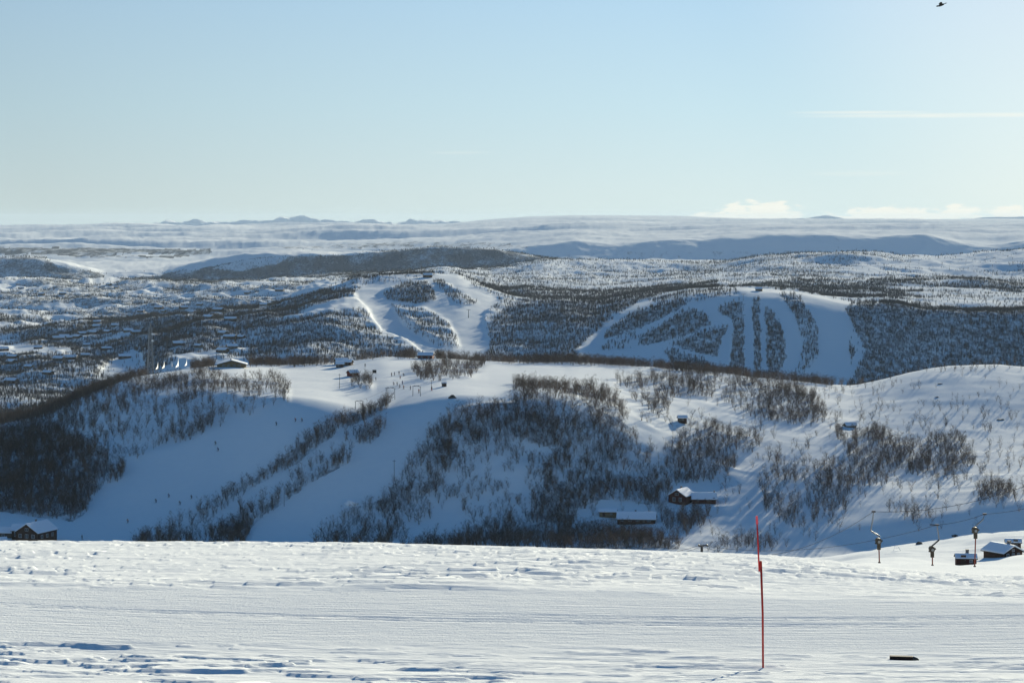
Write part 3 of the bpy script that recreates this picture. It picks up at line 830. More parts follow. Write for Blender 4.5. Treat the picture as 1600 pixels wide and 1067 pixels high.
# shaded hollow below the knoll
p = at(1065, 784, 880, 1080)
cabin('red_cabin', p, math.radians(62), 9.5, 7.6, 2.9, 2.3, M['darkred'], 'tall dark red gabled cabin with white windows and a sunlit snow roof', windows=[('l', -1.5, 1.5, 1.1, 1.5), ('l', 1.3, 1.5, 1.1, 1.5), ('l', 0, 3.7, 1.5, .9), ('f', 1, 1.5, 1, 1)], chimney=(1.5, .8))
p = at(1100, 784, 880, 1080)
cabin('cabin_annex', up(p, .1), math.radians(-4), 9.6, 6.4, 1.35, 2.0, M['darkred'], 'long low wing with flat snow roof joined to the right of the red gabled cabin', cat='cabin', windows=[('f', -2.5, 1.2, 1.0, .9), ('f', 1.6, 1.2, 1.0, .9)], door=4, chimney=(4.2, .6))
p = at(995, 815, 880, 1080)
cabin('low_lodge', p, math.radians(-7), 15.0, 7.4, 1.5, 2.1, M['brown'], 'long low brown lodge with thick snow roof standing left of the red cabin', windows=[('f', x, 1.1, 1.3, .9) for x in (-5.5, -2.5, .5, 5)], door=3, chimney=(-.5, .3), snow=.45)
p = at(950, 806, 880, 1080)
cabin('timber_shed', p, math.radians(-6), 6.6, 4.0, 1.7, .8, M['ochre'], 'small yellowish wooden shed just left of the low brown lodge', cat='shed', door=-1.5, windows=[('f', 1.5, 1.0, .8, .6)])
p = at(1066, 661, 1000, 1180)
cabin('hill_hut', up(p, .7), .1, 3.8, 2.9, 1.7, .7, M['brown'], 'tiny dark hut on short posts above the birches on the open slope', cat='hut', windows=[('f', 0, 1, .8, .6)], door=-1.2, sink=.9, snow=.5)
p = at(1328, 667, 1000, 1240)
cabin('buried_hut', up(p, -.9), .3, 5.0, 3.6, 1.7, 1.0, M['greywood'], 'small grey hut almost buried in snow at the top edge of the right hand birches', cat='hut', door=1, windows=[('f', -1.2, 1.2, .7, .6)], snow=.6)
# valley station, lower left
p = at(57, 846, 850, 910, 200); p.z -= 1.0
cabin('brown_lodge', up(p, .0), math.radians(68), 13, 9.5, 5.2, 3.0, M['brown'], 'big dark brown timber lodge at the foot of the left birch stand', cat='lodge', windows=[('l', x, z, 1.2, 1.3) for x in (-2.8, 0, 2.8) for z in (1.5, 3.9)]+[('l', 0, 6.3, 1.3, 1.0)]+[('f', x, 3.6, 1.2, 1.2) for x in (-3.5, 0, 3.5)], chimney=(1, .9))
cabin('lodge_wing', up(p+Vector((-6.5, 5.5, 0)), .3), math.radians(5), 7, 6.5, 4.6, 1.8, M['brown'], 'lower brown wing with snowy roof on the left side of the big lodge', cat='lodge', windows=[('f', x, 3.0, 1.1, 1.1) for x in (-2, 1)])
cabin('valley_cabin', up(p+Vector((-14.5, -6, 0)), -1.4), math.radians(24), 8.5, 6, 2.6, 1.7, M['greywood'], 'dark cabin with lumpy snow roof at the lower left corner of the valley', windows=[('f', 1, 1.6, 1, 1)], chimney=(1, .7), snow=.5)
cabin('valley_cabin', up(p+Vector((-13.5, 9, 0)), 1.0), math.radians(-12), 6.5, 5, 2.4, 1.4, M['greywood'], 'second snow covered cabin behind the corner cabin at the lower left', windows=[('f', 0, 1.5, 1, 1)], snow=.5)
# shoulder cabins by the drag lift
p = at(1509, 881, 430, 560)
cabin('shoulder_cabin', p, math.radians(-6), 3.9, 3.2, 1.25, .6, M['darkred'], 'low reddish brown cabin with a snow drift up its left side beside the hanger', windows=[('f', .9, .8, .5, .45)], door=-.6, chimney=(.3, .2), snow=.22, over=.25)
p = at(1567, 869, 430, 640)
cabin('shoulder_cabin', p, math.radians(-58), 6.0, 5.2, 1.15, 1.15, M['brown'], 'dark brown cabin with broad snowy gable and lit windows near the right edge', windows=[('r', -1.5, .7, .6, .5), ('r', 0, .7, .6, .5), ('r', 1.5, .7, .6, .5), ('r', 0, 1.6, .6, .4)], chimney=(1, .8), snow=.3)
p = at(1583, 856, 500, 680)
cabin('small_shed', up(p, .1), math.radians(-10), 3.3, 2.6, 1.2, .5, M['brown'], 'small dark shed behind the gabled cabin near the right edge', cat='shed', snow=.25, over=.25, door=.5)
p = at(1401, 861, 400, 700)
t = empty('half_buried_shelter', p, .3, 'small white frame half drifted over on the crest right of the first hanger', 'frame')
MB().tube([(-.8, 0, -.1), (-.5, 0, 1.0), (.5, 0, .8), (.95, 0, -.1)], .07).build('arch', M['white'], t)
MB().tube([(-.45, .1, .55), (.7, .1, .45)], .05).build('crossbar', M['white'], t)
# top of the knoll
p = at(665, 561, 1180, 1300)
cabin('red_barn', Vector((p.x, p.y+8, p.z-.4)), math.radians(-8), 8.0, 6.0, 2.1, 1.3, M['redwood'], 'dark red barn with snowy roof on the far edge of the knoll top', cat='barn', windows=[('f', -2, 1.1, .9, .8), ('f', 2, 1.1, .9, .8)], door=0, chimney=(-2, .5), snow=.3)
for (u, v, w, d, rz, mt, lab) in (
    (533, 569, 6.5, 5, 20, 'greywood', 'grey lift station hut with sunlit snow roof at the left end of the knoll top'),
    (543, 571, 5.0, 4, -15, 'brown', 'brown hut with bright snow roof right beside the grey lift station'),
    (531, 574, 4.0, 3.4, 5, 'greywood', 'smallest snowy hut just in front of the grey lift station'),
    (551, 588, 4.6, 3.6, 35, 'redwood', 'red brown peaked hut among birches below the lift station')):
    p = at(u, v, 1040, 1270)
    cabin('station_hut', p, math.radians(rz), w, d, 1.9, 1.1, M[mt], lab, cat='hut', windows=[('f', -1, 1.1, .7, .7)], door=1, snow=.3)
p = at(362, 573, 1150, 1280)
cabin('ridge_building', up(p, .5), math.radians(96), 9, 15, .9, 2.0, M['ochre'], 'wide flat roofed building with pale eaves on the left ridge', cat='building', windows=[('l', x, .5, 1.2, .6) for x in (-4, -1.5, 1.5, 4)], chimney=(-3, .4), snow=.3, over=.7)
p = at(585, 585, 1060, 1270)
t = empty('notice_board', p, .1, 'dark notice board on two legs at the edge of the sunlit piste', 'sign')
for x in (-.8, .8): MB().box(x-.06, x+.06, -.06, .06, -.3, 2.1).build('leg', M['greywood'], t)
MB().box(-1.0, 1.0, -.13, -.065, .7, 2.3).build('panel', M['black'], t)

# cabins scattered in the wooded valley
GR = [(lambda u, v: v < 470, 'faint tiny cabin far out at the back of the wooded valley', 'cabins at the back of the valley'),
      (lambda u, v: u > 270, 'small dark cabin with white roof among birches right of the lattice mast', 'valley cabins right of the mast'),
      (lambda u, v: v > 540, 'snow roofed cabin low in the valley just beyond the left ridge', 'valley cabins behind the left ridge'),
      (lambda u, v: True, 'little snow roofed cabin in the cluster left of the lattice mast', 'valley cabins left of the mast')]
protos = []
rnd = random.Random(5)
for i, (u, v) in enumerate(VC):
    p = at(u, v, 1750, 5600, 900)
    for fn, lab, grp in GR:
        if fn(u, v): break
    rz = rnd.uniform(-.7, .7)
    if i < 3:
        o = cabin('valley_cabin', p, rz, [13, 11, 15][i], 8, 2.6, 1.9, M[['brown', 'greywood', 'brown'][i]], lab, group=grp, windows=[('f', -2.5, 1.5, 1.2, 1.1), ('f', 2.5, 1.5, 1.2, 1.1)], door=0, chimney=(2, .8), snow=.5)
        protos.append(o)
    else:
        o = copy_tree(protos[i % 3]); o.location = p; o.rotation_euler = (0, 0, rz); o['label'] = lab; o['group'] = grp
    s = rnd.uniform(.75, 1.05); o.scale = (s, s, s)

# ------------------------------------------------------------------ mast, lifts, flags
def lattice(name, p, h, w, label):
    t = empty(name, p, .3, label, 'mast')
    for sx, sy in ((-1, -1), (1, -1), (1, 1), (-1, 1)):
        MB().tube([(sx*w, sy*w, -1), (sx*w*.35, sy*w*.35, h)], .27, 4).build('leg', M['steel'], t)
    b = MB(); n = int(h/2.2)
    for k in range(n):
        z0, z1 = h*k/n, h*(k+1)/n; a, c = w*(1-.65*k/n), w*(1-.65*(k+1)/n)
        for (x0, y0), (x1, y1) in (((-1, -1), (1, -1)), ((1, -1), (1, 1)), ((1, 1), (-1, 1)), ((-1, 1), (-1, -1))):
            b.tube([(x0*a, y0*a, z0), (x1*c, y1*c, z1)], .10, 4, False); b.tube([(x0*c, y0*c, z1), (x1*c, y1*c, z1)], .09, 4, False)
    b.build('bracing', M['steel'], t)
    for z, rr in ((.72, .55), (.86, .5)):
        MB().tube([(w*.5, -w*.5, h*z), (w*.5+.3, -w*.5-.5, h*z)], rr, 10).build('dish_antenna', M['white'], t)
    MB().tube([(0, 0, h), (0, 0, h+2.5)], .06, 5).build('antenna', M['steel'], t)
p = at(235, 583, 1080, 1300)
lattice('lattice_mast', p, 24.0, 1.5, 'tall thin steel lattice mast on the left ridge above the valley')

for i, (u, v, s, lab) in enumerate(((247,579,1,'leftmost white drooping banner right of the lattice mast'),(257,579.5,1.05,'second white banner from the left beside the lattice mast'),(269,579,.8,'thin furled white banner in the middle of the row of five'),(279,579.5,1.25,'largest white banner in the row of five, fourth from the left'),(292,578,.95,'rightmost white banner of the row on the left ridge'))):
    p = at(u, v, 1100, 1280)
    t = empty('banner', up(p, 2.9), 0, lab, 'flag', 'white banners on the left ridge'); t.scale = (s*.85, s*.85, s)
    MB().tube([(0, 0, -2.5), (0, 0, 2.7)], .045, 5).build('pole', M['white'], t)
    wd = [.12, .22, .3, .55, 1.15, 1.5] if i != 2 else [.1, .14, .16, .18, .2, .22]
    m = MB(); n = 6
    for k in range(n):
        z = 2.65-k*.62; m.v += [(.03, -.03, z), (-wd[k]*.5, -.2*math.sin(k*1.3), z-.05*k), (-wd[k], .12*math.sin(k*1.7+1), z-.14*k)]
    for k in range(n-1):
        a_ = 3*k; m.f += [(a_, a_+1, a_+4, a_+3), (a_+1, a_+2, a_+5, a_+4)]
    c = m.build('cloth', M['flag'], t, True)

def portal(u0, u1, v, h, label, group='drag lift portals on the knoll top'):
    a_ = at(u0, v, 1000, 1240); b_ = at(u1, v, 1000, 1240); w = (b_-a_).length
    t = empty('lift_portal', a_, math.atan2(b_.y-a_.y, b_.x-a_.x), label, 'lift portal', group)
    for x, l in ((0, .15), (w, -.15)): MB().tube([(x, 0, -.5), (x+l, 0, h)], [.14, .10], 6).build('post', M['darksteel'], t)
    MB().tube([(-.3, 0, h-.1), (w*.5, 0, h+.25), (w+.3, 0, h-.1)], .1, 6).build('crossbeam', M['darksteel'], t)
    for x in (w*.25, w*.75):
        MB().tube([(x, -.35, h+.2), (x, .35, h+.2)], .16, 8).build('sheave', M['darksteel'], t)
    return t
portal(603, 617, 624, 5.2, 'dark drag lift portal standing at the left edge of the piste crest')
portal(645, 657, 619, 4.6, 'dark drag lift portal nearest the single leaning lift pole')
portal(555, 567, 640, 3.6, 'dim shaded lift portal lowest on the left run')
def post(name, u, v, h, rr, mat, label, cat='pole', r0=880, r1=1260, cross=True):
    p = at(u, v, r0, r1)
    t = empty(name, p, 0, label, cat)
    MB().tube([(0, 0, -.6), (0, 0, h)], [rr, rr*.7], 7).build('shaft', mat, t)
    if cross:
        MB().tube([(-.7, 0, h*.93), (.7, 0, h*.93)], rr*.6, 5).build('crossarm', mat, t)
    return t
post('lift_pole', 674, 610, 4.8, .13, M['darksteel'], 'single lift pole beside the shadow edge of the narrower run')
post('lamp_pole', 530.5, 607, 7.0, .12, M['darksteel'], 'tall thin pole among bare birches left of the sunlit piste')
post('lamp_pole', 616, 752, 8.6, .12, M['darksteel'], 'tall thin pole at the edge of the birches low on the narrower run')
post('trail_post', 463, 700, 4.0, .09, M['darksteel'], 'thin post in the wooded strip between the two runs', cross=False)
post('trail_post', 444, 792, 6.5, .10, M['darksteel'], 'thin dark post low in the strip of birches beside the narrower run', cross=False)
p = at(694, 604, 1000, 1240)
cabin('lift_hut', p, .2, 2.0, 1.6, 1.5, .4, M['greywood'], 'tiny grey lift hut right of the single lift pole', cat='hut', snow=.2, over=.15, door=0)

def cable(name, pts, rad, label, mat='darksteel'):
    o = MB().tube(pts, rad, 5).build(name, M[mat], None, True); return tag(o, label, 'cable')
def catenary(a_, b_, sag, n=14):
    return [a_.lerp(b_, k/n)+Vector((0, 0, -4*sag*(k/n)*(1-k/n))) for k in range(n+1)]
g0 = at(603, 624, 1000, 1240); g1 = at(645, 619, 1000, 1240); g2 = at(674, 610, 1000, 1240); g3 = at(560, 640, 1000, 1240)
cable('lift_cable', catenary(up(g3, 3.9), up(g0, 5.6)+Vector((2, 0, 0)), .6)+catenary(up(g0, 5.6)+Vector((2, 0, 0)), up(g1, 5)+Vector((2, 0, 0)), .5)[1:]+catenary(up(g1, 5)+Vector((2, 0, 0)), up(g2, 4.5), .4)[1:], .035, 'thin drag lift cable strung over the portals on the knoll')

# near drag lift: two ropes, three spring box hangers, one tower whose head shows over the crest
TA = air(1093.5, 851.5, 236); TB = air(1099, 852.5, 236)
H1 = air(1365, 799, 190); H2 = air(1464, 820, 197); H3 = air(1538.5, 803, 192)
tx, ty = TA.x+.2, TA.y
tz = ground_at(tx, ty)
t = empty('lift_tower', (tx, ty, tz), 0, 'dark T shaped lift tower head just showing above the snow crest', 'lift tower')
hh = TA.z-tz
MB().tube([(0, 0, -.5), (0, 0, hh-.1)], [.2, .13], 8).build('mast', M['darksteel'], t)
MB().tube([(-.35, 0, hh-.08), (.6, 0, hh+.0)], .08, 6).build('crossarm', M['darksteel'], t)
for x in (-.3, .55): MB().tube([(x, -.2, hh-.02), (x, .2, hh-.02)], .1, 8).build('sheave', M['darksteel'], t)
LT = air(1000, 866, 250)
cable('haul_rope', catenary(LT, TA, .3, 6)+catenary(TA, H1, 2.2)[1:]+catenary(H1, air(1680, 727, 168), 1.0)[1:], .020, 'upper steel rope of the drag lift carrying the first hanger')
cable('haul_rope', catenary(LT+Vector((.8, 0, -.3)), TB, .3, 6)+catenary(TB, H2, 1.2)[1:]+catenary(H2, H3, .15, 5)[1:]+catenary(H3, air(1700, 762, 180), .4)[1:], .018, 'lower steel rope of the drag lift carrying the two right hand hangers')
def hanger(top, pts, box, foot, label, depth, tee=False, light=True):
    P = lambda q: air(q[0], q[1], depth)-top
    t = empty('tow_hanger', top, 0, label, 'lift hanger', 'drag lift hangers')
    MB().tube([(0, 0, .02)]+[P(q) for q in pts[:2]], .055, 6).build('grip_arm', M['steel'], t)
    MB().tube([P(q) for q in pts[1:]], .07, 6).build('bent_bar', M['steel'] if light else M['darksteel'], t)
    c = MB().tube([(-.16, 0, .0), (.16, 0, .0)], .08, 6)
    if tee: c.tube([(-.62, 0, .03), (.1, 0, 0)], .05, 5)
    c.build('rope_grip', M['darksteel'], t)
    b = P(box); rnd = random.Random(int(top.x))
    mb = MB().ball((b.x, 0, b.z), .22, .22, .32, 12, 8)
    mb.tube([(b.x-.03, -.24, b.z+.1), (b.x-.03, .24, b.z+.1)], .25, 12)
    mb.box(b.x-.13, b.x+.15, -.14, .14, b.z-.62, b.z-.2)
    mb.tube([(b.x-.30, 0, b.z-.12), (b.x+.32, 0, b.z+.12)], .07, 6)
    bo = mb.build('spring_box', M['box'], t)
    MB().tube([(b.x, -.28, b.z+.04), (b.x, -.22, b.z+.04)], .12, 10).build('cover', M['steel'], bo)
    f = P(foot)
    MB().tube([(b.x+.02, 0, b.z-.5), (f.x, 0, f.z)], .055, 6).build('tow_pole', M['rust'], t)
    MB().tube([(f.x, 0, f.z-.06), (f.x, 0, f.z+.03)], .11, 10).build('plate', M['black'], t)
hanger(H1, [(1363.5,812),(1360.5,829),(1375,838)], (1373,846.5), (1374,878), 'leftmost tow hanger with bright bent bar and red pole over the snow crest', 190)
hanger(H2, [(1466,832),(1467.5,843),(1456,853)], (1456.5,859), (1457,882), 'middle tow hanger with T shaped top hanging near the buried frame', 197, True, False)
hanger(H3, [(1536,811),(1526,820)], (1524,829.5), (1523,884), 'rightmost tow hanger with the longest red pole in front of the reddish cabin', 192, False, False)

# ------------------------------------------------------------------ far pistes: pylons, huts, masts
def pylon(u, v, h, r0, r1, label, group=None, th=.3):
    p = at(u, v, r0, r1)
    t = empty('lift_pylon', p, 0, label, 'lift pylon', group)
    MB().tube([(0, 0, -1), (0, 0, h)], [th, th*.7], 6).build('shaft', M['darksteel'], t)
    MB().box(-2.4, 2.4, -.2, .2, h-.4, h).build('crossarm', M['darksteel'], t)
for v in (470, 486, 503, 520, 538, 557):
    pylon(1161.5, v, 7.5, 2200, 3000, 'small pylon in the line up the straight far piste', 'pylons on the straight far piste', .22)
pylon(732, 497, 10, 2300, 3500, 'dark lift pylon standing out on the bright far run at centre left', None, .5)
pylon(1403, 470, 12, 2500, 3000, 'thin mast on the brow above the far wooded slope at right', None, .25)
p = at(668, 433, 2900, 3500)
cabin('summit_hut', p, .2, 12, 8, 3, 2, M['brown'], 'dark hut on the summit of the far ski hill at centre left', cat='hut', snow=.4, door=0)
p = at(1186, 455, 2500, 2900)
cabin('summit_hut', p, -.2, 8, 6, 2.8, 1.6, M['greywood'], 'dark hut at the top of the far piste with parallel wooded strips', cat='hut', snow=.3, door=0)

# ------------------------------------------------------------------ boulders, snow heap, foreground things
def boulder(name, u, v, r0, r1, sx, sz, mat, label, cat, seed):
    p = at(u, v, r0, r1); bm = bmesh.new(); bmesh.ops.create_icosphere(bm, subdivisions=3, radius=1)
    rnd = random.Random(seed); ph = [rnd.uniform(0, 6) for _ in range(6)]
    for q in bm.verts:
        n = 1+.22*math.sin(q.co.x*3.1+ph[0])*math.cos(q.co.y*2.7+ph[1])+.13*math.sin(q.co.z*5+q.co.x*4+ph[2])
        q.co = Vector((q.co.x*sx*n, q.co.y*sx*.7*n, q.co.z*sz*n))
    me = bpy.data.meshes.new(name); bm.to_mesh(me); bm.free()
    if mat is M['roofsnow']: me.polygons.foreach_set('use_smooth', [True]*len(me.polygons))
    o = meshobj(name, me, None, mat); o.location = p; tag(o, label, cat)
boulder('boulder', 707, 622, 1000, 1240, 1.7, 1.3, M['rock'], 'dark rock at the top edge of the shaded narrower run', 'rock', 1)
boulder('boulder', 1563, 656, 1000, 1290, 2.0, .45, M['rock'], 'flat dark rock on the open sunlit slope at far right', 'rock', 2)
boulder('boulder', 1469, 600, 1000, 1300, 1.2, .4, M['rock'], 'small dark rock high on the sunlit dome at right', 'rock', 3)
boulder('boulder', 1464, 621, 1000, 1300, 1.2, .35, M['rock'], 'small dark rock just below another on the sunlit dome', 'rock', 4)
boulder('boulder', 1437, 850, 600, 840, .9, .6, M['rock'], 'dark rock in the shaded bowl between the first two hangers', 'rock', 5)
boulder('boulder', 1492, 838, 600, 900, 1.1, .6, M['rock'], 'dark rock on the bowl rim between the right two hangers', 'rock', 6)
boulder('snow_heap', 548, 787, 880, 1040, 2.9, 1.5, M['roofsnow'], 'rounded heap of snow on the lower narrower run', 'snow heap', 7)

pb = at(1192.5, 1043, 28.2, 33.4); pm = air(1188.2, 876, pb.y); pt = air(1182.5, 808, pb.y)
t = empty('marker_pole', pb, 0, 'tall thin red marker pole in two pieces stuck in the foreground snow', 'marker pole')
b0 = Vector((0, 0, -.35)); b1 = pm-pb; b2 = pt-pb; dd = (b2-(b1+Vector((-.012, .0, -.12)))).normalized()
MB().tube([b0+Vector((0, 0, 0)), b1*.5+Vector((.012, 0, 0)), b1+Vector((.006, 0, 0))], [.0135, .0145, .016], 10).build('lower_pole', M['poledark'], t, True)
s0 = b1+Vector((-.016, 0, -.14))
MB().tube([s0, s0.lerp(b2, .5), b2], [.0112, .0112, .0105], 10).build('upper_pole', M['polered'], t, True)
MB().tube([b2-dd*.09, b2+dd*.02], [.0165, .0165], 10).build('reflective_tip', M['tape'], t)
MB().tube([b1+Vector((.002, 0, -.10)), b1+Vector((.003, 0, -.01))], [.0185, .0185], 10).build('joint_sleeve', M['poledark'], t)

pk = at(1408.5, 1030.5, 28.2, 33.4)
t = empty('charred_plank', up(pk, .0), math.radians(-9), 'short charred dark plank lying in the foreground snow right of the marker pole', 'plank')
MB().box(-.162, .155, -.05, .05, -.02, .055).build('board', M['plank'], t, False, .006)
MB().poly_prism([(.155, -.04, .0), (.24, -.02, .0), (.22, .02, .01), (.155, .04, .03)], (0, 0, .02)).build('splinter', M['greywood'], t)

# bird high at the right
pbird = air(1470.5, 8.5, 170)
t = bpy.data.objects.new
m = MB().ball((0, 0, 0), .07, .20, .065, 10, 8)
m.ball((0, .22, .02), .045, .06, .045, 8, 6)
body = m
bt = empty('bird', pbird, math.radians(78), 'small dark bird flying high in the upper right sky', 'bird'); bt.scale = (1.3, 1.3, 1.3); bt.rotation_euler = (math.radians(-20), math.radians(12), math.radians(78))
body.build('body', M['bird'], bt, True)
for s in (-1, 1):
    w = MB().poly_prism([(s*.04, .08, .02), (s*.16, .12, .05*1), (s*.30, .02, .07), (s*.27, -.08, .06), (s*.14, -.09, .04), (s*.04, -.08, .02)][::s], (0, 0, .02))
    w.build('wing', M['bird'], bt)
MB().poly_prism([(-.03, -.17, 0), (.03, -.17, 0), (.07, -.32, 0), (-.07, -.32, 0)], (0, 0, .015)).build('tail', M['bird'], bt)

# ------------------------------------------------------------------ skiers
def skel(points, edges, radii, name, levels=1):
    me = bpy.data.meshes.new(name); me.from_pydata(points, edges, []); me.update()
    o = bpy.data.objects.new(name, me); COL.objects.link(o)
    sk = o.modifiers.new('skin', 'SKIN'); sk.use_smooth_shade = True
    for i, r in enumerate(radii): me.skin_vertices[0].data[i].radius = (r, r)
    me.skin_vertices[0].data[0].use_root = True
    ss = o.modifiers.new('sub', 'SUBSURF'); ss.levels = levels; ss.render_levels = levels
    return o
def pose(kind):
    k = 1 if kind == 'ski' else 0        # 0 upright, 1 crouched glide; faces +y
    hip = (0, -.12*k, .95-.17*k)
    J = dict(pelvis=hip, spine=(0, hip[1]+.03+.10*k, hip[2]+.22), chest=(0, hip[1]+.05+.24*k, hip[2]+.44-.05*k), neck=(0, hip[1]+.07+.32*k, hip[2]+.58-.08*k),
             head=(0, hip[1]+.10+.38*k, hip[2]+.68-.08*k), crown=(0, hip[1]+.10+.40*k, hip[2]+.81-.08*k), nose=(0, hip[1]+.20+.50*k, hip[2]+.69-.08*k))
    for s, n in ((-1, 'L'), (1, 'R')):
        c = J['chest']
        J['sh'+n] = (s*.19, c[1], c[2]+.05); J['el'+n] = (s*.28, c[1]+.06+.10*k, c[2]-.22); J['wr'+n] = (s*.24, c[1]+.28+.08*k, c[2]-.27)
        J['ha'+n] = (s*.235, c[1]+.36+.08*k, c[2]-.28)
        J['hp'+n] = (s*.10, hip[1], hip[2]-.05); J['kn'+n] = (s*.12, hip[1]+.06+.20*k, .50-.04*k); J['an'+n] = (s*.13, -.04, .10); J['to'+n] = (s*.13, .16, .06)
    return J
def person_meshes(kind):
    J = pose(kind)
    R = dict(pelvis=.125, spine=.115, chest=.14, neck=.055, head=.09, crown=.075, nose=.03)
    for n in 'LR': R.update({'sh'+n: .07, 'el'+n: .047, 'wr'+n: .035, 'ha'+n: .04, 'hp'+n: .10, 'kn'+n: .065, 'an'+n: .045, 'to'+n: .04})
    E = [('pelvis', 'spine'), ('spine', 'chest'), ('chest', 'neck'), ('neck', 'head'), ('head', 'crown'), ('head', 'nose')]
    for n in 'LR': E += [('chest', 'sh'+n), ('sh'+n, 'el'+n), ('el'+n, 'wr'+n), ('wr'+n, 'ha'+n), ('pelvis', 'hp'+n), ('hp'+n, 'kn'+n), ('kn'+n, 'an'+n), ('an'+n, 'to'+n)]
    def sub(names, grow, nm):
        ns = [x for x in J if x in names]; ix = {x: i for i, x in enumerate(ns)}
        return skel([J[x] for x in ns], [(ix[a_], ix[b_]) for a_, b_ in E if a_ in ix and b_ in ix], [R[x]+grow for x in ns], nm)
    return J, sub(list(J), 0, 'body'), sub(['pelvis', 'spine', 'chest', 'shL', 'shR', 'elL', 'elR', 'wrL', 'wrR'], .028, 'jacket'), sub(['pelvis', 'hpL', 'hpR', 'knL', 'knR', 'anL', 'anR'], .022, 'trousers')
KIN = {k: person_meshes(k) for k in ('stand', 'ski')}
wood.hide_viewport = True
bpy.context.view_layer.update(); dg = bpy.context.evaluated_depsgraph_get()
PM = {}
for k, (J, *obs) in KIN.items():
    ms = [bpy.data.meshes.new_from_object(o.evaluated_get(dg)) for o in obs]
    for me, nm in zip(ms, ('body', 'jacket', 'trousers')): me.name = nm
    ms[0].materials.clear(); ms[0].materials.append(M['skin'])
    PM[k] = (J, ms)
    for o in obs: bpy.data.objects.remove(o)
wood.hide_viewport = False
JC = {n: simple('jacket_'+n, c, .7, .1) for n, c in dict(red=(.35,.03,.03), blue=(.02,.05,.22), black=(.015,.015,.018), green=(.03,.12,.05), navy=(.01,.02,.06), orange=(.5,.14,.02)).items()}
ski_me = MB()
ski_me.v = [(-.05,-.75,0),(.05,-.75,0),(.05,.7,0),(.045,.85,.06),(0,.93,.12),(-.045,.85,.06),(-.05,.7,0)]
ski_me.v += [(x, y, z+.02) for x, y, z in ski_me.v]
ski_me.f = [(0,6,2,1),(6,5,3,2),(5,4,3),(7,8,9,13),(13,9,10,12),(12,10,11)]+[(i, (i+1) % 7, 7+(i+1) % 7, 7+i) for i in range(7)]
ski_mesh = ski_me.mesh('ski', M['black'])
PMESH = {}
def skier(u, v, kind, jc, tc, label, face, r0=880, r1=1290, group='skiers on the knoll', skis=True):
    p = at(u, v, r0, r1, 700)
    t = empty('person', p, face, label, 'person', group)
    t.scale = (1.08,)*3
    J, (b, j, tr) = PM[kind]
    meshobj('body', b, t)
    for nm, base, c in (('jacket', j, jc), ('trousers', tr, tc)):
        key = (nm, kind, c)
        if key not in PMESH:
            mm = base.copy(); mm.materials.clear(); mm.materials.append(JC[c]); PMESH[key] = mm
        meshobj(nm, PMESH[key], t)
    key = ('helmet', kind)
    if key not in PMESH:
        h = J['head']; PMESH[key] = MB().ball((h[0], h[1]-.015, h[2]+.06), .125, .14, .12, 12, 8).mesh('helmet', M['black'], True)
    meshobj('helmet', PMESH[key], t)
    if skis:
        for s in (-.13, .13):
            o = meshobj('ski', ski_mesh, t); o.location = (s, .05, .0)
        for n, s in (('L', -1), ('R', 1)):
            key = ('pole', kind, n)
            if key not in PMESH:
                a_ = Vector(J['ha'+n]); PMESH[key] = MB().tube([a_+Vector((0, 0, .1)), Vector((s*.34, a_.y-.35-(.25 if kind == 'ski' else 0), .03))], .012, 5).mesh('ski_pole', M['darksteel'])
            meshobj('ski_pole', PMESH[key], t)
SK = [
 (612,588,'stand','black','navy','skier in black at the left of the upper group on the sunlit piste',2.6),
 (616.5,587,'stand','blue','black','skier in blue second from left in the upper group on the sunlit piste',1.0),
 (623.5,585.5,'stand','navy','black','skier farthest up the sunlit piste in the middle of the upper group',3.4),
 (631,588,'ski','black','black','skier in black at the right of the upper group on the sunlit piste',2.0),
 (625.5,592,'ski','red','black','skier in red between the upper and lower groups on the sunlit piste',2.8),
 (587.5,595,'stand','black','black','lone skier left of the groups below the notice board',1.8),
 (615.5,602,'ski','navy','black','leftmost skier of the lower group on the sunlit piste',2.4),
 (620.7,602.5,'stand','green','black','skier in green second from left in the lower group on the sunlit piste',2.0),
 (628.8,601,'stand','blue','navy','skier in blue at the upper right of the lower group',3.0),
 (624.7,606,'ski','black','black','skier in black in front of the lower group on the sunlit piste',2.5),
 (631,608,'stand','orange','black','skier in orange nearest the left portal',2.2),
 (641.5,609,'stand','navy','black','skier between the two lift portals',1.0),
 (654.5,614,'stand','red','black','skier in red standing inside the right lift portal',.3),
 (674.8,610.5,'stand','black','red','skier at the foot of the single lift pole',.5),
 (570.5,573.5,'stand','black','black','dark figure near the far left end of the knoll top huts',.2),
 (757,570,'stand','black','navy','dark figure on the far edge of the knoll top at centre',.2),
 (462,659,'ski','red','black','skier in red, left of a pair on the upper shaded wide run',2.3),
 (472,659,'ski','black','black','skier in black, right of a pair on the upper shaded wide run',2.3),
 (432,665,'ski','navy','black','lone skier left of the pair on the upper shaded wide run',2.6),
 (337,695,'ski','black','black','upper skier of two at the left edge of the wide run',2.5),
 (341,705,'ski','blue','black','lower skier in blue of two at the left edge of the wide run',2.2),
 (244,785,'ski','black','navy','skier in black left of four low on the wide run',2.4),
 (264,777,'ski','blue','black','skier in blue farthest up of four low on the wide run',2.7),
 (281.5,789,'ski','black','black','nearest skier of four low on the wide run',2.2),
 (299.5,779,'ski','navy','black','rightmost skier of four low on the wide run',2.5),
 (200,817,'ski','orange','black','skier lowest on the wide run approaching the snow crest',2.4),
 (128.5,843,'stand','black','black','dark figure at the very bottom of the wide run right of the brown lodge',2.0),
]
for u, v, k, jc, tc, lab, f in SK: skier(u, v, k, jc, tc, lab, f)
skier(1549, 670, 'stand', 'black', 'black', 'lone walker on the open sunlit slope at far right', .9, 1000, 1290, None, False)
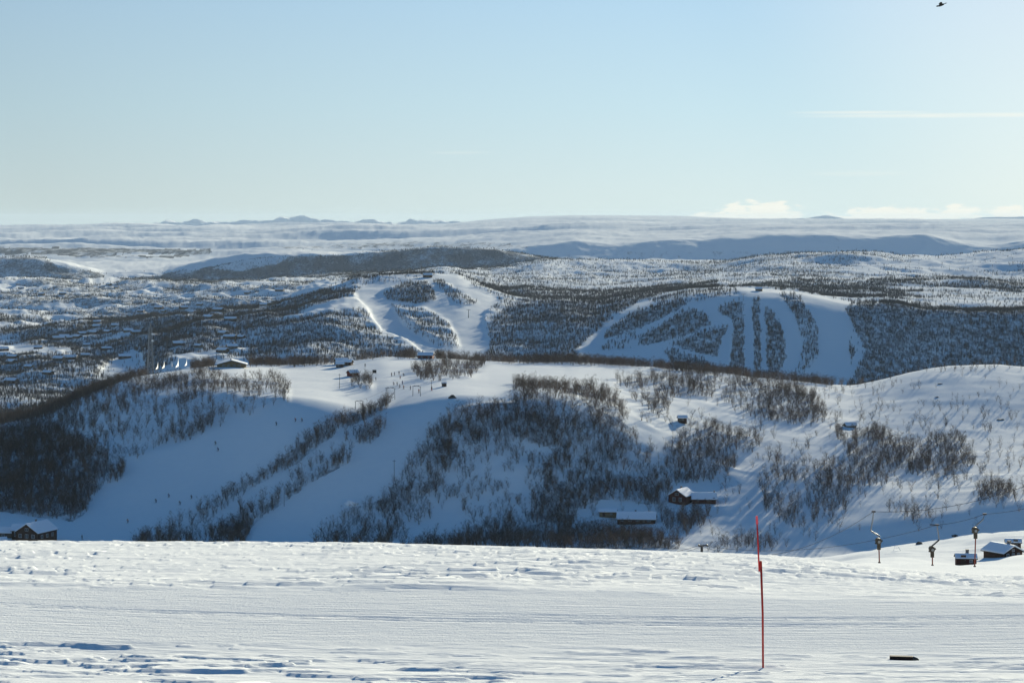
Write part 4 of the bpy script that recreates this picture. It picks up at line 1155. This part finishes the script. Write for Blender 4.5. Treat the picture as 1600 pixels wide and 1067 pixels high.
skier(1447, 780, 'stand', 'black', 'navy', 'left of two walkers on the track across the sunlit slope', 1.4, 880, 1100, 'walkers on the sunlit slope', False)
skier(1466, 779, 'stand', 'navy', 'black', 'right of two walkers on the track across the sunlit slope', 1.4, 880, 1100, 'walkers on the sunlit slope', False)

# ------------------------------------------------------------------ haze
hm, hnt, hb, ho = newmat('haze_air')
hnt.nodes.remove(hb)
pv = hnt.nodes.new('ShaderNodeVolumePrincipled'); pv.inputs['Color'].default_value = (.64, .80, .97, 1)
pv.inputs['Density'].default_value = HAZE; pv.inputs['Anisotropy'].default_value = .1
hnt.links.new(pv.outputs[0], ho.inputs['Volume'])
ho_ = MB().box(-37000, 37000, -37000, 37000, -216, 52).build('haze', hm); tag(ho_, kind='stuff')
# ------------------------------------------------------------------ sun, sky, camera
sd = bpy.data.lights.new('sun', 'SUN'); sd.energy = 4.9; sd.angle = math.radians(.53); sd.color = (1.0, .93, .73)
so = bpy.data.objects.new('sun', sd); COL.objects.link(so)
e, a = math.radians(SUN_EL), math.radians(SUN_AZ)
dirv = Vector((math.sin(a)*math.cos(e), math.cos(a)*math.cos(e), math.sin(e)))
so.rotation_euler = dirv.to_track_quat('Z', 'Y').to_euler()

W = bpy.data.worlds.new('World'); S.world = W; W.use_nodes = True
nt = W.node_tree; N = nt.nodes.new; L = nt.links.new
bg = nt.nodes['Background']; bg.inputs['Strength'].default_value = .10
sky = N('ShaderNodeTexSky'); sky.sky_type = 'NISHITA'; sky.sun_disc = False
sky.sun_elevation = e; sky.sun_rotation = a; sky.altitude = 1000; sky.air_density = 1.0; sky.dust_density = .2; sky.ozone_density = 3.0
def vmul(inp, c):
    n = N('ShaderNodeVectorMath'); n.operation = 'MULTIPLY'; L(inp, n.inputs[0]); n.inputs[1].default_value = c; return n.outputs[0]
def mth(op, *ins):
    n = N('ShaderNodeMath'); n.operation = op
    for i, x in enumerate(ins):
        if isinstance(x, (int, float)): n.inputs[i].default_value = x
        else: L(x, n.inputs[i])
    return n.outputs[0]
tc = N('ShaderNodeTexCoord'); sep = N('ShaderNodeSeparateXYZ'); L(tc.outputs['Generated'], sep.inputs[0])
ramp = N('ShaderNodeValToRGB'); cr = ramp.color_ramp
stops = [(0.0, (.695,.835,.83)), (.0105*1, (.685,.83,.84)), (.048, (.585,.785,.865)), (.094, (.48,.70,.87)), (.22, (.21,.43,.69)), (.45, (.058,.19,.43)), (1.0, (.019,.09,.255))]
while len(cr.elements) < len(stops): cr.elements.new(.5)
for el, (pos, c) in zip(cr.elements, stops): el.position = pos; el.color = (*c, 1)
L(sep.outputs['Z'], ramp.inputs['Fac'])
g = SKYGAIN
dot = N('ShaderNodeVectorMath'); dot.operation = 'DOT_PRODUCT'; L(tc.outputs['Generated'], dot.inputs[0]); dot.inputs[1].default_value = dirv
fr_ = N('ShaderNodeMapRange'); fr_.inputs['From Min'].default_value = .84; fr_.inputs['From Max'].default_value = .955; fr_.inputs['To Min'].default_value = .80; fr_.inputs['To Max'].default_value = 1.02
L(dot.outputs['Value'], fr_.inputs['Value'])
gl = N('ShaderNodeMapRange'); gl.interpolation_type = 'SMOOTHSTEP'; gl.inputs['From Min'].default_value = .962; gl.inputs['From Max'].default_value = .994
L(dot.outputs['Value'], gl.inputs['Value'])
fcx = N('ShaderNodeCombineXYZ')
for k_ in range(3): L(fr_.outputs['Result'], fcx.inputs[k_])
pr = N('ShaderNodeVectorMath'); pr.operation = 'MULTIPLY'; L(ramp.outputs['Color'], pr.inputs[0]); L(fcx.outputs[0], pr.inputs[1])
gcx = N('ShaderNodeVectorMath'); gcx.operation = 'SCALE'; gcx.inputs[0].default_value = (.22, .13, .05); L(gl.outputs['Result'], gcx.inputs['Scale'])
ps = N('ShaderNodeVectorMath'); ps.operation = 'ADD'; L(pr.outputs[0], ps.inputs[0]); L(gcx.outputs[0], ps.inputs[1])
base = vmul(ps.outputs[0], (g, g, g))
add = N('ShaderNodeVectorMath'); add.operation = 'ADD'
L(base, add.inputs[0]); L(vmul(sky.outputs[0], (.014, .016, .022)), add.inputs[1])
# clouds low over the right horizon and one thin streak, all at infinite distance
azn = mth('ARCTAN2', sep.outputs['X'], sep.outputs['Y']); eln = sep.outputs['Z']
cv = N('ShaderNodeCombineXYZ'); L(mth('MULTIPLY', azn, 95.0), cv.inputs[0]); L(mth('MULTIPLY', eln, 300.0), cv.inputs[1])
no = N('ShaderNodeTexNoise'); no.inputs['Scale'].default_value = 1.6; no.inputs['Detail'].default_value = 6; no.inputs['Roughness'].default_value = .55
L(cv.outputs[0], no.inputs['Vector'])
def blob(u, v, su, sv):
    dx = mth('MULTIPLY', mth('SUBTRACT', azn, math.atan((u-800)/F)), F/su); dy = mth('MULTIPLY', mth('SUBTRACT', eln, (HV-v)/F), F/sv)
    q = mth('ADD', mth('MULTIPLY', dx, dx), mth('MULTIPLY', dy, dy))
    return mth('MAXIMUM', mth('SUBTRACT', 1.0, q), 0.0)
acc = None
for bl in ((1190, 334, 80, 26), (1130, 338, 60, 9), (1390, 339, 120, 20), (1500, 333, 36, 19), (1575, 332, 40, 17), (1330, 340, 90, 6), (1460,338,90,9)):
    b_ = blob(*bl); acc = b_ if acc is None else mth('MAXIMUM', acc, b_)
cl = mth('ADD', mth('MULTIPLY', no.outputs['Fac'], 1.75), mth('MULTIPLY', acc, .62))
mrn = N('ShaderNodeMapRange'); mrn.interpolation_type = 'SMOOTHSTEP'; mrn.inputs['From Min'].default_value = 1.02; mrn.inputs['From Max'].default_value = 1.34
L(cl, mrn.inputs['Value'])
gate = mth('MULTIPLY', mrn.outputs['Result'], mth('MINIMUM', mth('MULTIPLY', acc, 4.0), 1.0))
st = blob(1500, 183.5, 270, 4.5); st2 = blob(1340, 178, 120, 3); st3 = blob(1340, 272, 90, 5); st4 = blob(720, 239, 60, 3)
sno = N('ShaderNodeTexNoise'); sno.inputs['Scale'].default_value = .8; sno.inputs['Detail'].default_value = 4
cv2 = N('ShaderNodeCombineXYZ'); L(mth('MULTIPLY', azn, 60.0), cv2.inputs[0]); L(mth('MULTIPLY', eln, 900.0), cv2.inputs[1]); L(cv2.outputs[0], sno.inputs['Vector'])
str_ = mth('MULTIPLY', mth('ADD', mth('ADD', mth('MAXIMUM', st, st2), mth('MULTIPLY', st3, .35)), mth('MULTIPLY', st4, .3)), mth('MULTIPLY', sno.outputs['Fac'], 1.1))
tot = mth('MINIMUM', mth('ADD', mth('MULTIPLY', gate, .85), mth('MULTIPLY', str_, .75)), 1.0)
mixc = N('ShaderNodeMix'); mixc.data_type = 'RGBA'
L(tot, mixc.inputs['Factor']); L(add.outputs[0], mixc.inputs['A']); mixc.inputs['B'].default_value = (1.06*g, 1.04*g, .92*g, 1)
L(mixc.outputs['Result'], bg.inputs['Color'])

cam = bpy.data.cameras.new('camera'); co = bpy.data.objects.new('camera', cam); COL.objects.link(co)
co.rotation_euler = (math.radians(90), 0, 0); cam.sensor_width = 36; cam.lens = 36*F/1600
cam.shift_y = -(533.5-HV)/1600; cam.clip_start = .5; cam.clip_end = 120000
S.camera = co
S.view_settings.view_transform = 'Standard'; S.view_settings.look = 'None'; S.view_settings.gamma = 1
S.view_settings.exposure = EXPO
